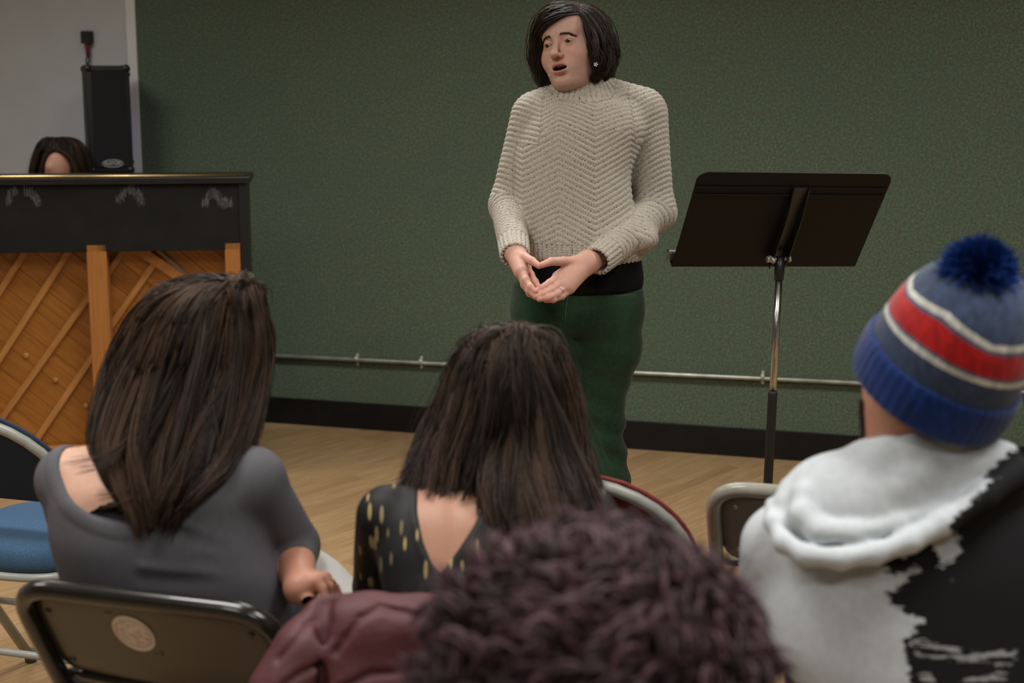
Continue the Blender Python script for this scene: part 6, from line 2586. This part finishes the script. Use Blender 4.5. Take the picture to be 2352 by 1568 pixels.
tan /= np.linalg.norm(tan, axis=1)[:, None]
u1 = np.cross(tan, rg7.normal(size=(nC, 3)))
u1 /= np.linalg.norm(u1, axis=1)[:, None]
u2 = np.cross(tan, u1)
turns = rg7.uniform(1.4, 2.6, nC)
ph_ = rg7.uniform(0, 6.28, nC)
rad_c = rg7.uniform(0.009, 0.016, nC)
an = ph_[:, None] + 2 * np.pi * turns[:, None] * t_[None]
C = base_l + (u1[:, None] * np.cos(an)[..., None] + u2[:, None] * np.sin(an)[..., None]) * (rad_c[:, None] * np.clip(t_ * 4, 0.2, 1)[None])[..., None]
M_HAIR5 = hair_mat('plum_brown_curls', (0.014, 0.0065, 0.008), (0.135, 0.070, 0.084), 0.5, 0, 0.3)
Cn = []
tnt = []
tb_ = np.clip(rg7.normal(0.45, 0.35, nC), 0, 1)
for k in range(5):
    off = rg7.normal(0, 0.0022, (nC, 1, 3))
    Cn.append(C + off)
    tnt.append(np.clip(tb_ + rg7.normal(0.0, 0.12, nC), 0, 1))
# frizz standing off the curls
fz = rg7.integers(0, nC, 900)
s0_ = C[fz][:, -12:, :]
grow = np.linspace(0, 1, 12)[None, :, None] ** 1.3
s0_ = s0_ + dirs[fz][:, None, :] * grow * rg7.uniform(0.004, 0.028, (900, 1, 1)) + rg7.normal(0, 0.006, (900, 1, 3)) * grow
s0_ = np.stack([np.stack([np.interp(t_, np.linspace(0, 1, 12), s0_[k, :, c_]) for c_ in range(3)], 1) for k in range(900)])
C = np.concatenate(Cn + [s0_])
rr7 = np.concatenate([rg7.uniform(0.0012, 0.0024, len(C) - 900), np.full(900, 0.0006)])
wobj('hair', strands_mesh('hair', C, rr7, 0.5, 3, np.concatenate(tnt + [np.full(900, 0.7)])), M_HAIR5, w4b)

# ------------------------------------------------------------------ pianist behind the piano
w5h = P(138, 388, 6.52)
w5f = np.array([w5h[0], w5h[1] + 0.10, 0])
w5 = empty('person', tuple(w5f), 0, 'person at the piano with only dark hair and forehead showing above its lid', 'person')


def w5_fn(p):
    d = smin(ell(p, w5h + [0, 0, 0.0], (0.075, 0.095, 0.115)), rc(p, w5h - [0, -0.02, 0.06], w5h - [0, -0.05, 0.22], 0.05, 0.055), 0.03)
    d = smin(d, ell(p, w5h + [0, 0.06, -0.48], (0.17, 0.10, 0.28)), 0.04)
    d = smin(d, sph(p, w5h + [-0.02, -0.086, 0.012], 0.012), 0.02)
    return d


V, F = surf(w5_fn, *bounds([w5h + [0.25, 0.25, 0.15], w5h - [0.25, 0.2, 0.8]], 0.0), 0.007)
w5b = wobj('body', np_mesh('body', V, F, True, {'tint': np.tile(np.array((0.92, 0.80, 0.78), np.float32), (len(V), 1))}), M_SKIN2, w5)
V, F = surf(lambda p: smin(smin(ell(p, w5h + [0, 0.06, -0.50], (0.185, 0.115, 0.29)), chain(p, [w5h + [-0.17, 0.06, -0.33], w5h + [-0.20, 0.0, -0.58], w5h + [-0.14, -0.18, -0.62]], [0.05, 0.045, 0.035]), 0.03), chain(p, [w5h + [0.17, 0.06, -0.33], w5h + [0.20, 0.0, -0.58], w5h + [0.14, -0.18, -0.62]], [0.05, 0.045, 0.035]), 0.03), *bounds([w5h + [0.3, 0.25, -0.15], w5h - [0.3, 0.3, 0.85]], 0.0), 0.009)
wobj('blouse', np_mesh('blouse', V, F), plain('dark_blouse', (0.02, 0.02, 0.025), 0.9), w5)
V, F = surf(lambda p: smax(smin(chain(p, [w5h + [-0.09, 0.08, -0.80], w5h + [-0.09, -0.18, -0.80], [w5h[0] - 0.09, w5h[1] - 0.16, 0.06]], [0.08, 0.06, 0.045]), chain(p, [w5h + [0.09, 0.08, -0.80], w5h + [0.09, -0.18, -0.80], [w5h[0] + 0.09, w5h[1] - 0.16, 0.06]], [0.08, 0.06, 0.045]), 0.02), 0.002 - p[:, 2], 0.003), *bounds([w5h + [0.25, 0.25, -0.65], [w5h[0] - 0.25, w5h[1] - 0.3, -0.02]], 0.0), 0.010)
wobj('trousers', np_mesh('trousers', V, F), M_BLKTR, w5)
rowsF = [(319, 128, 131, 6.50, 0.004), (317, 112, 150, 6.50, 0.03), (324, 96, 180, 6.51, 0.07), (345, 84, 196, 6.52, 0.098), (372, 76, 203, 6.53, 0.11), (402, 70, 206, 6.54, 0.11), (440, 66, 208, 6.55, 0.105), (490, 66, 208, 6.56, 0.10), (530, 75, 200, 6.57, 0.085)]
hair_from_rows('hair', rowsF, 2600, M_HAIR2, w5b, (-52, 232), 30, 18, 41, 30, (0.0009, 0.0018), cap=4, rho=(0.93, 1.02), clumps=70, clump=0.6, wave=0.004, wfreq=5, jitter=0.003, end=(0.9, 1.0))
# front hair swept off the forehead to both sides
swp = []
for k in range(9):
    f_ = k / 8
    swp.append([(126 + 2 * f_, 342 - 22 * f_, 6.428 + 0.05 * f_), (146 + 2 * f_, 350 - 24 * f_, 6.424 + 0.05 * f_), (161 + 8 * f_, 364 - 22 * f_, 6.428 + 0.05 * f_), (170 + 18 * f_, 385 - 14 * f_, 6.440 + 0.05 * f_), (176 + 24 * f_, 420, 6.46 + 0.05 * f_), (182 + 20 * f_, 470, 6.48 + 0.05 * f_)])
Gs_ = np.array([np.array(smooth_path([P(*q) for q in g_], 4)) for g_ in swp])
Cb, tb = guide_strands(Gs_, 1100, 16, jitter=0.0025, clumps=40, clump=0.5, wave=0.002, seed=44)
swp2 = []
for k in range(9):
    f_ = k / 8
    swp2.append([(127 - 2 * f_, 342 - 22 * f_, 6.428 + 0.05 * f_), (113 - 3 * f_, 350 - 22 * f_, 6.426 + 0.05 * f_), (104 - 8 * f_, 366 - 20 * f_, 6.432 + 0.05 * f_), (99 - 14 * f_, 388 - 14 * f_, 6.444 + 0.05 * f_), (95 - 20 * f_, 420, 6.46 + 0.05 * f_), (93 - 20 * f_, 470, 6.48 + 0.05 * f_)])
Gs2 = np.array([np.array(smooth_path([P(*q) for q in g_], 4)) for g_ in swp2])
Cb2, tb2 = guide_strands(Gs2, 900, 16, jitter=0.0025, clumps=40, clump=0.5, wave=0.002, seed=45)
wobj('fringe', strands_mesh('fringe', np.concatenate([Cb, Cb2]), np.full(2000, 0.0014), 0.5, 3, np.concatenate([tb, tb2])), M_HAIR2, w5b)
# eyebrow just above the lid
Cs = []
for k in range(60):
    a = P(105 + rg7.uniform(0, 22), 398 + rg7.uniform(-1.5, 1.5) + 3 * rg7.random(), 6.418)
    Cs.append([a, a + [0.004, 0, -0.001], a + [0.009, 0, -0.003]])
wobj('eyebrow', strands_mesh('eyebrow', np.array(Cs), np.full(len(Cs), 0.0006)), M_HAIR2, w5b)
# bench
M_BENCH = plain('black_bench', (0.012, 0.012, 0.012), 0.4)
bench = empty('piano_bench', (w5h[0] - 0.14, w5h[1] + 0.04, 0), 0, 'black piano bench hidden behind the piano under the pianist', 'bench')
bm = bmesh.new()
box(bm, (-0.30, -0.16, w5h[2] - 0.96), (0.30, 0.16, w5h[2] - 0.89), 0.01)
bm_obj('seat', bm, M_BENCH, bench)
for sx in (-1, 1):
    for sy in (-1, 1):
        bm = bmesh.new()
        box(bm, (sx * 0.26 - 0.025, sy * 0.12 - 0.025, 0), (sx * 0.26 + 0.025, sy * 0.12 + 0.025, w5h[2] - 0.955), 0.004)
        bm_obj('leg', bm, M_BENCH, bench)
